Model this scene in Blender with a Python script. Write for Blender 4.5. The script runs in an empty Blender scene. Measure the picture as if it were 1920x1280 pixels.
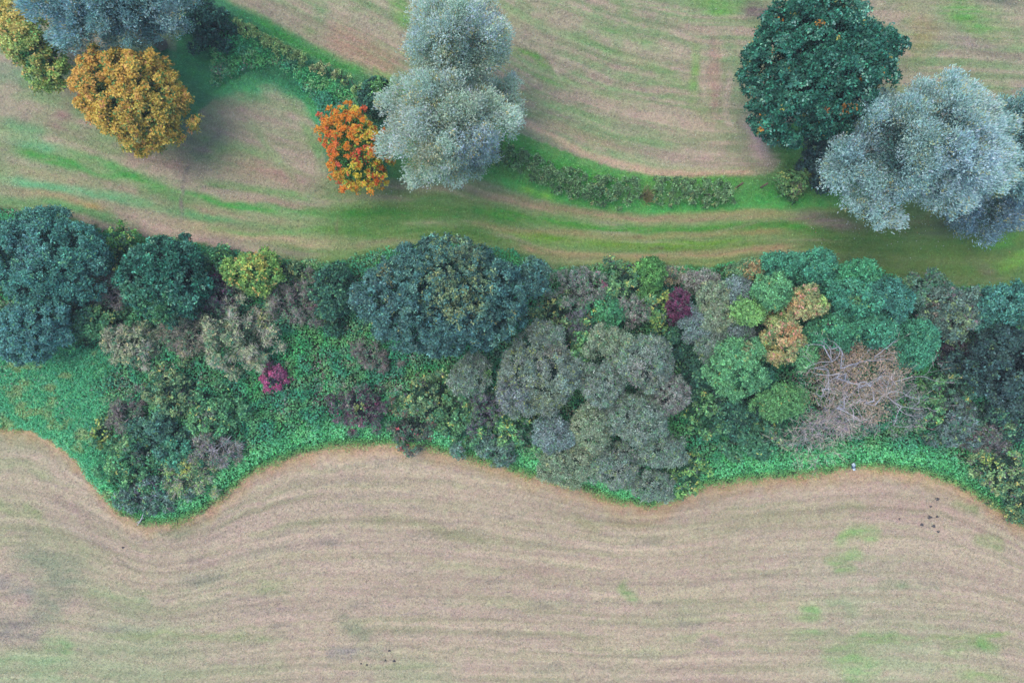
import bpy, math
import numpy as np

# ------------------------------------------------------------------ camera, world, sun, exposure
S = bpy.context.scene
COL = S.collection
CAM_H = 53.333                      # metres above the field; 80 m of ground across the frame
cam_d = bpy.data.cameras.new('camera')
cam_d.lens = 24.0; cam_d.sensor_width = 36.0
cam_d.clip_start = 0.5; cam_d.clip_end = 3000.0
cam = bpy.data.objects.new('camera', cam_d)
cam.location = (0, 0, CAM_H); cam.rotation_euler = (0, 0, 0)
COL.objects.link(cam); S.camera = cam

SUN_EL, SUN_AZ = math.radians(67), math.radians(285)      # azimuth clockwise from north (+Y): weak light from below the picture
W = bpy.data.worlds.new('World'); S.world = W; W.use_nodes = True
wn = W.node_tree; wn.nodes.clear()
sky = wn.nodes.new('ShaderNodeTexSky'); sky.sky_type = 'NISHITA'; sky.sun_disc = False
sky.sun_elevation = SUN_EL; sky.sun_rotation = SUN_AZ
sky.air_density = 1.0; sky.dust_density = 1.6; sky.ozone_density = 1.0
bg = wn.nodes.new('ShaderNodeBackground'); bg.inputs[1].default_value = 0.15
wo = wn.nodes.new('ShaderNodeOutputWorld')
wn.links.new(sky.outputs[0], bg.inputs[0]); wn.links.new(bg.outputs[0], wo.inputs[0])

sun_d = bpy.data.lights.new('sun', 'SUN'); sun_d.energy = 0.9; sun_d.angle = math.radians(45)
sun_d.color = (1.0, 0.95, 0.88)
sun = bpy.data.objects.new('sun', sun_d); COL.objects.link(sun)
sun.rotation_euler = (math.pi/2 - SUN_EL, 0, math.pi - SUN_AZ)   # light travels away from the sun's azimuth
sun.location = (-30, 12, 60)

S.view_settings.view_transform = 'Standard'; S.view_settings.look = 'None'
S.view_settings.exposure = 0.93; S.view_settings.gamma = 1.0
S.render.filter_size = 1.7
S.cycles.max_bounces = 5; S.cycles.diffuse_bounces = 3; S.cycles.transmission_bounces = 3

# ------------------------------------------------------------------ helpers
RNG = np.random.default_rng(7)
KG = np.array([1.05, .99, .87])      # ground: colour measured on the photo -> albedo
KL = np.array([1.75, 1.75, 1.75])   # leaves: they shade each other, so the albedo is higher than the mean tone

def lin(c):
    c = np.asarray(c, float) / 255.0
    return np.where(c <= 0.04045, c / 12.92, ((c + 0.055) / 1.055) ** 2.4)

def at(px, py, z=0.0):
    """point of the 1920x1280 photograph -> metres, on the level z"""
    k = (CAM_H - z) / CAM_H
    return (px - 960.0) / 24.0 * k, (640.0 - py) / 24.0 * k

def hash2(ix, iy, seed):
    h = (ix.astype(np.int64) * 374761393 + iy.astype(np.int64) * 668265263 + seed * 974634777) & 0xffffffff
    h = ((h ^ (h >> 13)) * 1274126177) & 0xffffffff
    h = ((h ^ (h >> 16)) * 2246822519) & 0xffffffff
    return ((h ^ (h >> 15)) & 0xffffff) / float(0xffffff)

def vnoise(x, y, seed=0):
    ix = np.floor(x); iy = np.floor(y); fx = x - ix; fy = y - iy
    fx = fx * fx * (3 - 2 * fx); fy = fy * fy * (3 - 2 * fy)
    a = hash2(ix, iy, seed); b = hash2(ix + 1, iy, seed); c = hash2(ix, iy + 1, seed); d = hash2(ix + 1, iy + 1, seed)
    return (a * (1 - fx) + b * fx) * (1 - fy) + (c * (1 - fx) + d * fx) * fy

def fbm(x, y, seed=0, o=3):
    s = 0; a = 0.5; t = 0
    for k in range(o):
        s = s + a * vnoise(x * 2 ** k, y * 2 ** k, seed + 17 * k); t += a; a *= 0.5
    return s / t

def sstep(a, b, x):
    t = np.clip((x - a) / (b - a), 0, 1); return t * t * (3 - 2 * t)

def nrm(v):
    return v / np.maximum(np.linalg.norm(v, axis=-1, keepdims=True), 1e-9)

def link(name, me, parent=None):
    o = bpy.data.objects.new(name, me); COL.objects.link(o)
    if parent is not None: o.parent = parent
    return o

def empty(name, loc, label, cat, group=None):
    o = bpy.data.objects.new(name, None); COL.objects.link(o); o.location = loc
    o.empty_display_size = 0.3
    o['label'] = label; o['category'] = cat
    if group: o['group'] = group
    return o

def mesh_np(name, V, Fq, mat, tint=None, smooth=False, flow=None):
    """quads (n,4) or triangles (n,3) with an optional colour per face"""
    me = bpy.data.meshes.new(name)
    n = len(Fq); k = Fq.shape[1]
    me.vertices.add(len(V)); me.vertices.foreach_set('co', np.ascontiguousarray(V, np.float32).ravel())
    me.loops.add(n * k); me.loops.foreach_set('vertex_index', np.ascontiguousarray(Fq, np.int32).ravel())
    me.polygons.add(n); me.polygons.foreach_set('loop_start', np.arange(0, n * k, k, dtype=np.int32))
    if smooth: me.polygons.foreach_set('use_smooth', np.ones(n, bool))
    if tint is not None:
        dom = 'FACE' if len(tint) == n else 'POINT'
        at_ = me.attributes.new('tint', 'FLOAT_COLOR', dom)
        at_.data.foreach_set('color', np.concatenate([tint, np.ones((len(tint), 1))], 1).astype(np.float32).ravel())
    if flow is not None:
        fa = me.attributes.new('flow', 'FLOAT_VECTOR', 'POINT'); fa.data.foreach_set('vector', flow.astype(np.float32).ravel())
    me.materials.append(mat); me.update(calc_edges=True); me.validate()
    return me

# ------------------------------------------------------------------ materials
def mat_leaf():
    m = bpy.data.materials.new('foliage'); m.use_nodes = True; nt = m.node_tree; nt.nodes.clear()
    a = nt.nodes.new('ShaderNodeAttribute'); a.attribute_name = 'tint'
    p = nt.nodes.new('ShaderNodeBsdfPrincipled'); p.inputs['Roughness'].default_value = 0.62
    p.inputs['Specular IOR Level'].default_value = 0.25
    t = nt.nodes.new('ShaderNodeBsdfTranslucent'); mx = nt.nodes.new('ShaderNodeMixShader'); mx.inputs[0].default_value = 0.22
    o = nt.nodes.new('ShaderNodeOutputMaterial')
    nt.links.new(a.outputs['Color'], p.inputs['Base Color']); nt.links.new(a.outputs['Color'], t.inputs[0])
    nt.links.new(p.outputs[0], mx.inputs[1]); nt.links.new(t.outputs[0], mx.inputs[2]); nt.links.new(mx.outputs[0], o.inputs[0])
    return m

def mat_bark(name, c, c2, sc=6.0):
    m = bpy.data.materials.new(name); m.use_nodes = True; nt = m.node_tree
    p = nt.nodes['Principled BSDF']; p.inputs['Roughness'].default_value = 0.85
    n = nt.nodes.new('ShaderNodeTexNoise'); n.inputs['Scale'].default_value = sc; n.inputs['Detail'].default_value = 5
    tc = nt.nodes.new('ShaderNodeTexCoord'); nt.links.new(tc.outputs['Object'], n.inputs['Vector'])
    r = nt.nodes.new('ShaderNodeValToRGB'); r.color_ramp.elements[0].position = 0.35; r.color_ramp.elements[1].position = 0.65
    r.color_ramp.elements[0].color = (*lin(c), 1); r.color_ramp.elements[1].color = (*lin(c2), 1)
    b = nt.nodes.new('ShaderNodeBump'); b.inputs['Strength'].default_value = 0.5; b.inputs['Distance'].default_value = 0.03
    nt.links.new(n.outputs[0], r.inputs[0]); nt.links.new(r.outputs[0], p.inputs['Base Color'])
    nt.links.new(n.outputs[0], b.inputs['Height']); nt.links.new(b.outputs[0], p.inputs['Normal'])
    return m

def mat_ground():
    m = bpy.data.materials.new('turf'); m.use_nodes = True; nt = m.node_tree
    p = nt.nodes['Principled BSDF']; p.inputs['Roughness'].default_value = 0.95
    p.inputs['Specular IOR Level'].default_value = 0.1
    a = nt.nodes.new('ShaderNodeAttribute'); a.attribute_name = 'tint'
    tc = nt.nodes.new('ShaderNodeTexCoord')
    n1 = nt.nodes.new('ShaderNodeTexNoise'); n1.inputs['Scale'].default_value = 7.0; n1.inputs['Detail'].default_value = 6; n1.inputs['Roughness'].default_value = 0.75
    n2 = nt.nodes.new('ShaderNodeTexNoise'); n2.inputs['Scale'].default_value = 1.3; n2.inputs['Detail'].default_value = 5; n2.inputs['Roughness'].default_value = 0.65
    for n in (n1, n2): nt.links.new(tc.outputs['Object'], n.inputs['Vector'])
    mr = nt.nodes.new('ShaderNodeMapRange'); mr.inputs[1].default_value = 0.3; mr.inputs[2].default_value = 0.7
    mr.inputs[3].default_value = 0.74; mr.inputs[4].default_value = 1.26
    nt.links.new(n1.outputs[0], mr.inputs[0])
    fl = nt.nodes.new('ShaderNodeAttribute'); fl.attribute_name = 'flow'
    mp = nt.nodes.new('ShaderNodeMapping'); mp.inputs['Scale'].default_value = (.05, 1.7, 1)
    n3 = nt.nodes.new('ShaderNodeTexNoise'); n3.inputs['Scale'].default_value = 1.0; n3.inputs['Detail'].default_value = 4; n3.inputs['Roughness'].default_value = .6
    nt.links.new(fl.outputs['Vector'], mp.inputs[0]); nt.links.new(mp.outputs[0], n3.inputs['Vector'])
    m3 = nt.nodes.new('ShaderNodeMapRange'); m3.inputs[1].default_value = .3; m3.inputs[2].default_value = .7; m3.inputs[3].default_value = .8; m3.inputs[4].default_value = 1.2
    nt.links.new(n3.outputs[0], m3.inputs[0])
    mu = nt.nodes.new('ShaderNodeMath'); mu.operation = 'MULTIPLY'; nt.links.new(mr.outputs[0], mu.inputs[0]); nt.links.new(m3.outputs[0], mu.inputs[1])
    hs = nt.nodes.new('ShaderNodeHueSaturation')
    mh = nt.nodes.new('ShaderNodeMapRange'); mh.inputs[1].default_value = 0.3; mh.inputs[2].default_value = 0.7
    mh.inputs[3].default_value = 0.475; mh.inputs[4].default_value = 0.525
    nt.links.new(n2.outputs[0], mh.inputs[0]); nt.links.new(mh.outputs[0], hs.inputs['Hue'])
    nt.links.new(mu.outputs[0], hs.inputs['Value']); nt.links.new(a.outputs['Color'], hs.inputs['Color'])
    nt.links.new(hs.outputs[0], p.inputs['Base Color'])
    b = nt.nodes.new('ShaderNodeBump'); b.inputs['Strength'].default_value = 0.6; b.inputs['Distance'].default_value = 0.06
    nt.links.new(n1.outputs[0], b.inputs['Height']); nt.links.new(b.outputs[0], p.inputs['Normal'])
    return m

def mat_plain(name, c, rough=0.6):
    m = bpy.data.materials.new(name); m.use_nodes = True; nt = m.node_tree
    p = nt.nodes['Principled BSDF']; p.inputs['Roughness'].default_value = rough
    n = nt.nodes.new('ShaderNodeTexNoise'); n.inputs['Scale'].default_value = 9.0; n.inputs['Detail'].default_value = 4
    tc = nt.nodes.new('ShaderNodeTexCoord'); nt.links.new(tc.outputs['Object'], n.inputs['Vector'])
    r = nt.nodes.new('ShaderNodeValToRGB'); l = lin(c)
    r.color_ramp.elements[0].position = 0.3; r.color_ramp.elements[1].position = 0.7
    r.color_ramp.elements[0].color = (*(l * 0.7), 1); r.color_ramp.elements[1].color = (*np.minimum(l * 1.2, 0.85), 1)
    nt.links.new(n.outputs[0], r.inputs[0]); nt.links.new(r.outputs[0], p.inputs['Base Color'])
    return m

M_LEAF = mat_leaf(); M_TURF = mat_ground()
M_BARK = mat_bark('bark', (70, 64, 56), (100, 92, 80))
M_PALEBARK = mat_bark('pale_bark', (160, 156, 158), (202, 198, 204), 2.0)
M_WILLOWBARK = mat_bark('grey_bark', (96, 94, 88), (128, 124, 114))

# ------------------------------------------------------------------ ground colours, painted in plan
EDGE = np.array([(-300,800),(-50,798),(0,797),(60,803),(110,828),(150,865),(190,922),(230,962),(275,981),(330,977),(380,957),(430,917),(480,880),
        (560,848),(640,832),(720,829),(800,838),(870,853),(940,873),(1000,890),(1090,913),(1160,938),(1220,947),(1260,936),(1310,910),
        (1390,898),(1480,890),(1560,880),(1640,873),(1720,882),(1790,905),(1850,938),(1920,983),(2000,1040),(2300,1200)], float)
BELT = np.array([(-300,370),(-50,383),(100,398),(200,432),(330,448),(420,468),(560,492),(640,490),(700,472),(830,455),(960,470),(1040,502),
        (1200,496),(1330,502),(1420,490),(1540,490),(1660,515),(1760,532),(1850,540),(1920,532),(2300,520)], float)
HEDGE = np.array([(-300,-250),(-50,-150),(300,-20),(470,68),(560,112),(700,190),(800,240),(920,288),(1060,330),(1200,360),(1300,362),(1420,350),(1600,300),(2300,60)], float)

MOWN_TOP = np.array([(600,60),(720,132),(860,200),(940,235),(1000,260),(1080,291),(1160,318),(1240,330),(1340,331),(1420,329),(1448,322),(1462,306),(1470,240),(1700,120)], float)
VERGE = np.array([(600,200),(690,316),(740,334),(880,334),(920,342),(960,356),(1050,379),(1130,396),(1200,403),(1300,401),(1400,394),(1500,388),(1700,390)], float)
ARC = np.array([(300,330),(340,262),(370,216),(400,188),(450,165),(510,157),(545,172),(575,200),(595,240),(608,300),(616,330),(640,340),(760,340)], float)
def curve(c, x): return np.interp(x, c[:, 0], c[:, 1])
def smooth_edge(x):
    return sum(curve(EDGE, x + d) for d in (-90, -60, -30, 0, 30, 60, 90)) / 7.0

# strokes: points on the photo, half width, colour, opacity
MEADOW_STROKES = [
 # bare, pinkish dry grass
 ([(450,210),(520,260),(560,320)], 48, (142,128,118), .7), ([(400,250),(430,310),(520,340),(600,350)], 34, (138,122,108), .5), ([(420,200),(470,185),(530,190)], 9, (104,130,92), .6), ([(390,300),(440,270),(520,300)], 8, (100,134,84), .55), ([(470,230),(520,300),(560,350)], 7, (104,134,88), .5),
 ([(430,300),(560,345)], 16, (150,122,112), .6), ([(250,290),(330,300)], 20, (128,104,102), .6), ([(345,240),(370,300)], 24, (110,104,98), .5),
 ([(30,180),(90,240),(150,280),(230,310)], 26, (135,120,108), .6), ([(120,210),(110,230)], 16, (120,98,96), .6),
 ([(0,130),(60,150)], 16, (95,135,100), .6), ([(20,235),(70,250)], 14, (85,135,95), .6), ([(50,160),(80,180)], 10, (85,125,80), .6),
 ([(0,230),(20,320),(40,330)], 14, (140,130,112), .5),
 ([(520,20),(600,60),(680,110),(730,130)], 40, (135,122,108), .7), ([(640,70),(720,120)], 24, (152,124,108), .6),
 ([(560,45),(600,70)], 9, (95,125,75), .6), ([(750,10),(760,40)], 16, (85,130,65), .7), ([(600,10),(600,30)], 14, (95,130,90), .5),
 # green streaks of the upper meadow
 ([(930,20),(990,50)], 10, (105,130,80), .5), ([(950,85),(1000,105),(1025,125),(1045,140)], 8, (80,130,60), .8),
 ([(1030,50),(1080,70),(1150,95)], 9, (92,132,82), .6), ([(1100,50),(1160,60),(1220,85),(1250,95)], 9, (90,138,78), .6),
 ([(1150,10),(1200,35)], 9, (95,135,80), .5), ([(1290,0),(1340,15),(1400,15)], 16, (84,134,62), .8), ([(1400,0),(1420,30)], 18, (80,125,65), .6),
 ([(960,110),(1030,150),(1100,165)], 8, (100,132,84), .5), ([(1120,85),(1170,105),(1230,130),(1290,150)], 8, (92,135,80), .65),
 ([(1000,145),(1060,165)], 8, (96,134,76), .6), ([(1100,170),(1150,185),(1180,190)], 8, (88,134,76), .7),
 ([(1000,185),(1060,205),(1130,225),(1180,230)], 8, (98,134,86), .6), ([(960,205),(1040,222),(1100,245),(1160,262),(1240,270),(1340,275)], 8, (100,136,88), .65),
 ([(970,235),(1040,262),(1110,285),(1170,300),(1240,315),(1300,316)], 7, (104,140,90), .6), ([(1240,140),(1300,170)], 8, (96,130,78), .5),
 ([(1308,80),(1306,130),(1298,190)], 8, (100,138,76), .75), ([(1350,50),(1374,100),(1384,150),(1378,220)], 12, (108,134,98), .75), ([(1392,190),(1402,240),(1430,280)], 8, (120,136,108), .6),
 ([(1344,70),(1338,150),(1340,215)], 9, (142,118,110), .75), ([(1366,130),(1360,210),(1385,260)], 6, (158,144,134), .7), ([(1322,120),(1318,200)], 6, (152,138,124), .6),
 ([(1300,190),(1340,230)], 10, (112,132,86), .5),
 ([(1150,225),(1240,235),(1330,260),(1400,290)], 26, (158,140,128), .45), ([(1180,296),(1290,300),(1400,300),(1452,312)], 24, (164,144,136), .6), ([(1395,235),(1425,285),(1458,312)], 16, (172,150,144), .8),
 ([(1390,200),(1410,240),(1450,300)], 14, (150,134,138), .8),
 ([(960,222),(1020,250),(1090,285),(1150,308),(1230,324),(1340,326),(1430,322)], 7, (168,146,126), .75),
 ([(1000,220),(1080,250),(1180,285)], 10, (166,146,124), .55), ([(1150,100),(1240,130)], 9, (150,132,118), .5),
 ([(1000,30),(1080,70)], 14, (146,132,118), .5), ([(1060,170),(1230,215)], 16, (148,130,118), .5),
 ([(1035,118),(1052,150)], 4, (180,160,150), .8), ([(1408,20),(1450,30)], 18, (104,90,92), .8),
 # right of the dark tree
 ([(1720,0),(1800,30),(1860,60),(1920,70)], 34, (84,134,68), .85), ([(1700,20),(1740,60),(1700,110)], 20, (128,122,84), .7),
 ([(1740,60),(1820,80),(1880,100),(1920,130)], 16, (126,116,108), .7), ([(1790,60),(1840,90)], 9, (140,126,122), .6), ([(1880,170),(1900,190)], 14, (100,118,86), .6),
 ([(1840,0),(1920,6)], 8, (70,90,80), .6),
 # grass by the upper hedge and round the corner
 ([(250,95),(330,105)], 40, (44,92,70), .9), ([(355,40),(390,80),(395,130)], 40, (48,100,78), .8), ([(350,110),(420,150),(460,150)], 34, (66,138,90), .8), ([(380,180),(440,160),(520,160),(590,190),(620,215)], 13, (74,146,96), .9),
 ([(400,30),(470,60),(500,80)], 30, (52,112,80), .8), ([(470,110),(540,140),(640,170),(690,210)], 32, (36,112,78), .95),
 ([(455,25),(520,60),(580,95),(650,125),(710,150)], 12, (62,128,62), .9), ([(590,200),(620,260)], 16, (70,140,88), .8), ([(560,220),(590,270),(600,320)], 8, (92,136,84), .6),
 ([(540,195),(570,260)], 7, (146,128,122), .6),
 # verge both sides of the lower hedge
 ([(930,250),(990,290),(1050,318),(1130,338),(1200,352)], 13, (70,142,66), .95), ([(1200,340),(1300,342),(1400,338)], 9, (88,144,66), .8),
 ([(900,335),(980,350),(1070,372),(1170,392),(1260,396),(1350,390),(1450,382),(1540,378)], 15, (74,146,76), .95),
 ([(960,352),(1050,374)], 6, (104,158,62), .7), ([(1380,360),(1450,370),(1530,350)], 22, (72,138,70), .9), ([(1460,270),(1490,320),(1520,340)], 24, (72,112,64), .9),
 # the mown track
 ([(0,262),(60,272),(130,285)], 9, (88,142,100), .7), ([(0,282),(100,300),(200,326),(290,355),(400,378),(500,394),(620,404)], 11, (66,132,64), .85),
 ([(110,275),(180,300),(250,330),(340,372)], 9, (60,128,62), .8), ([(370,338),(430,345),(520,362),(600,375)], 7, (74,132,64), .75),
 ([(0,310),(120,335),(200,345)], 9, (138,130,106), .7), ([(0,336),(100,350),(180,365),(280,382)], 9, (84,146,104), .75), ([(190,360),(300,392),(400,408),(500,412)], 8, (88,140,92), .6),
 ([(0,352),(80,364),(180,384)], 9, (138,128,100), .7), ([(0,378),(90,380),(160,395),(250,425)], 9, (92,134,86), .8), ([(150,380),(200,392)], 6, (156,132,90), .7),
 ([(230,410),(330,440),(430,462),(520,478)], 11, (166,146,136), .85), ([(350,385),(450,405),(560,420)], 8, (148,128,112), .65), ([(400,372),(500,376),(580,392)], 6, (144,122,112), .6),  # first stroke lightened to offset tree shade along the belt edge
 ([(330,420),(450,438),(560,452),(650,458)], 10, (160,142,120), .7), ([(380,425),(480,440),(590,432)], 5, (92,136,78), .6), ([(500,478),(570,492),(640,492)], 7, (110,138,82), .7),
 ([(640,462),(720,455),(780,445)], 8, (132,124,104), .5), ([(560,420),(700,440),(840,432),(960,452)], 10, (84,122,60), .7),
 ([(600,400),(700,402),(800,398),(900,402),(1000,418)], 14, (58,112,50), .85), ([(620,432),(720,425),(840,430),(940,440)], 14, (64,102,52), .75),
 ([(720,355),(820,345),(900,352),(1000,375)], 16, (104,106,88), .75), ([(760,378),(850,376)], 8, (66,106,58), .7), ([(740,330),(820,335),(880,330)], 12, (52,112,66), .8),
 ([(900,362),(980,378),(1080,398),(1190,410),(1300,408),(1400,402),(1480,400)], 8, (142,124,102), .8), ([(1250,405),(1400,398),(1500,402)], 6, (128,130,88), .5),
 ([(900,392),(1000,412),(1100,426),(1200,432),(1330,430),(1450,422),(1550,436)], 8, (66,122,52), .85),
 ([(880,420),(980,435),(1080,440),(1180,445),(1300,440),(1380,436),(1480,434)], 6, (128,120,84), .65), ([(950,440),(1080,455),(1200,462),(1320,462),(1430,456)], 8, (88,126,46), .8),
 ([(960,462),(1060,478),(1180,484),(1300,478),(1400,470),(1500,462)], 7, (146,128,100), .7), ([(1010,490),(1100,490),(1250,496),(1380,492)], 9, (118,130,84), .7),
 ([(1220,466),(1240,466)], 4, (96,84,74), .5), ([(1185,441),(1210,442)], 4, (88,74,60), .5),
 ([(1480,400),(1540,412),(1620,430)], 12, (116,108,104), .8), ([(1540,455),(1640,480),(1700,500)], 26, (62,86,48), .8), ([(1500,440),(1620,455),(1740,460),(1830,450)], 14, (66,102,54), .8),
 ([(1700,440),(1800,425),(1880,430)], 16, (82,90,84), .7), ([(1720,480),(1820,500),(1900,490)], 18, (84,112,56), .7), ([(1840,460),(1920,440)], 12, (84,140,62), .8), ([(1880,500),(1920,480)], 12, (96,136,58), .7),  # first stroke: shadow below the big willows, painted on the ground
 ([(1820,490),(1870,520)], 10, (112,98,92), .6),
 ([(352,300),(343,350),(341,410)], 3.5, (108,104,98), .8), ([(632,405),(630,445)], 3, (92,92,70), .6), ([(230,290),(380,285),(420,240)], 5, (118,106,104), .4),
]
FIELD_STROKES = [
 ([(1450,1190),(1650,1230),(1920,1230)], 60, (156,170,134), .55), ([(0,1230),(200,1240),(420,1200)], 60, (156,168,134), .5), ([(1400,1060),(1600,1090),(1800,1080)], 50, (160,164,140), .4), ([(0,960),(60,1000),(150,1060)], 40, (150,160,124), .4),
 ([(60,1050),(120,1080),(90,1130)], 30, (128,140,116), .6), ([(0,1175),(60,1180)], 22, (132,126,122), .7), ([(100,1205),(125,1215)], 14, (130,168,112), .7), ([(0,1250),(100,1250)], 22, (142,170,126), .6),
 ([(0,1090),(50,1110)], 12, (136,132,132), .5), ([(180,1120),(260,1130)], 18, (144,160,122), .6), ([(200,1195),(300,1190),(440,1195),(520,1200)], 6, (146,158,116), .7), ([(160,1180),(300,1178)], 5, (128,130,122), .6),
 ([(470,1100),(560,1100)], 12, (140,158,112), .7), ([(320,1095),(400,1080),(450,1065)], 9, (134,134,122), .6), ([(290,1000),(340,1000),(380,978)], 9, (130,140,112), .7),
 ([(330,1010),(380,985),(450,965),(500,945)], 7, (136,124,112), .5), ([(600,1020),(650,1020)], 5, (118,120,112), .8), ([(360,1050),(380,1050)], 7, (124,112,112), .7),
 ([(460,1005),(560,985),(640,975)], 6, (150,156,120), .55), ([(640,980),(760,975),(850,1000),(930,1020)], 8, (150,152,118), .6), ([(640,1135),(700,1130)], 5, (120,118,116), .6), ([(820,1130),(860,1125)], 6, (124,130,110), .5),
 ([(650,1230),(690,1220),(740,1215)], 8, (124,128,112), .6), ([(620,1225),(660,1220)], 9, (132,128,130), .6), ([(740,1180),(780,1190)], 6, (120,120,112), .6), ([(500,1175),(540,1178)], 5, (128,124,124), .7), ([(640,1160),(680,1190)], 12, (134,142,116), .6),
 ([(20,935),(60,960),(95,995)], 6, (128,152,96), .7), ([(0,950),(40,965)], 8, (140,158,110), .7), ([(60,880),(110,905)], 7, (150,156,124), .5), ([(70,905),(140,950),(180,1000)], 8, (160,142,132), .5),
 ([(880,1090),(960,1095)], 7, (118,112,108), .5), ([(940,1060),(1060,1080)], 10, (160,134,128), .5), ([(1170,1020),(1220,1014),(1260,1010)], 5, (118,112,104), .8), ([(980,1130),(1050,1132)], 7, (118,108,108), .6),
 ([(1220,1132),(1235,1133)], 4, (108,98,98), .8), ([(1320,1205),(1350,1203)], 5, (120,112,116), .7), ([(1280,1170),(1310,1175)], 5, (134,126,128), .6), ([(1170,1100),(1185,1120)], 9, (132,160,106), .7),
 ([(1578,1010),(1610,1000),(1640,1003)], 11, (140,172,110), .75), ([(1555,1050),(1590,1045),(1610,1038)], 10, (142,170,114), .7), ([(1570,1065),(1600,1068)], 7, (122,158,98), .7),
 ([(1655,1095),(1690,1098)], 7, (112,140,100), .8), ([(1725,1090),(1755,1096)], 7, (128,136,118), .6), ([(1510,1140),(1530,1145)], 10, (126,166,104), .7), ([(1560,1130),(1600,1140)], 10, (138,152,118), .6), ([(1480,1160),(1540,1155)], 7, (130,162,106), .6),
 ([(1470,1200),(1520,1190),(1560,1198)], 9, (140,170,114), .65), ([(1570,1205),(1620,1190),(1660,1198),(1720,1200)], 7, (138,170,110), .7), ([(1720,1198),(1800,1193),(1900,1188)], 4, (136,168,100), .7),
 ([(1620,1240),(1600,1270)], 24, (142,172,118), .65), ([(1560,1230),(1600,1225)], 14, (136,168,112), .7), ([(1780,1215),(1850,1210)], 12, (134,160,108), .65), ([(1840,1205),(1870,1220)], 8, (120,160,98), .7), ([(1760,1265),(1920,1270)], 12, (140,166,108), .7),
 ([(1240,1200),(1330,1195)], 10, (146,158,120), .5), ([(1060,1205),(1160,1205)], 8, (148,156,116), .5), ([(1840,1010),(1870,1020)], 10, (128,158,98), .7), ([(1790,945),(1830,955)], 7, (128,150,98), .6),
 ([(1700,940),(1780,955),(1830,985),(1880,1020)], 9, (172,146,138), .5), ([(1640,965),(1700,970),(1760,985)], 14, (172,150,142), .5), ([(1600,905),(1680,940)], 22, (174,150,142), .4),
 ([(1060,960),(1100,985),(1140,1010)], 9, (146,148,104), .5), ([(1150,975),(1210,985)], 10, (150,138,104), .5), ([(1400,975),(1500,960)], 7, (150,152,120), .5), ([(1560,950),(1640,945)], 7, (146,158,112), .6),
]

def stroke_cover(px, py, pts, w):
    d2 = np.full(px.shape, 1e12); s = np.zeros(px.shape); run = 0.0
    tot = sum(math.hypot(b[0] - a[0], b[1] - a[1]) for a, b in zip(pts[:-1], pts[1:]))
    for (x0, y0), (x1, y1) in zip(pts[:-1], pts[1:]):
        dx, dy = x1 - x0, y1 - y0; L = max(dx * dx + dy * dy, 1e-6)
        t = np.clip(((px - x0) * dx + (py - y0) * dy) / L, 0, 1)
        q = (px - x0 - t * dx) ** 2 + (py - y0 - t * dy) ** 2
        s = np.where(q < d2, run + t * math.sqrt(L), s); d2 = np.minimum(d2, q); run += math.sqrt(L)
    f = min(.5 * tot, 5 * w)
    end = .25 + .75 * sstep(0, f, s) * sstep(0, f, tot - s) if tot > 5 * w else 1.0
    return (1 - sstep(0.2, 1.7, np.sqrt(d2) / w)) * end

def mixc(c, col, a):
    return c * (1 - a[:, None]) + lin(col)[None] * a[:, None]

def flow_uv(px, py):
    """metres along and across the drill rows and mowing lines"""
    e = curve(EDGE, px); b = curve(BELT, px); h = curve(HEDGE, px); es = smooth_edge(px)
    v = py - (es - 900) * np.exp(-np.maximum(py - es, 0) / 170.0)
    gl = np.interp(px, [-300, 700, 1000, 1150, 1300, 2300], [-450, 0, 165, 222, 252, 300])
    vv = np.where(py < h, py - gl, (py - h) / np.maximum(b - h, 30) * 150)
    return np.stack([px / 24, np.where(py > (b + e) / 2, v, vv) / 24, 0 * px], -1)

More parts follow.
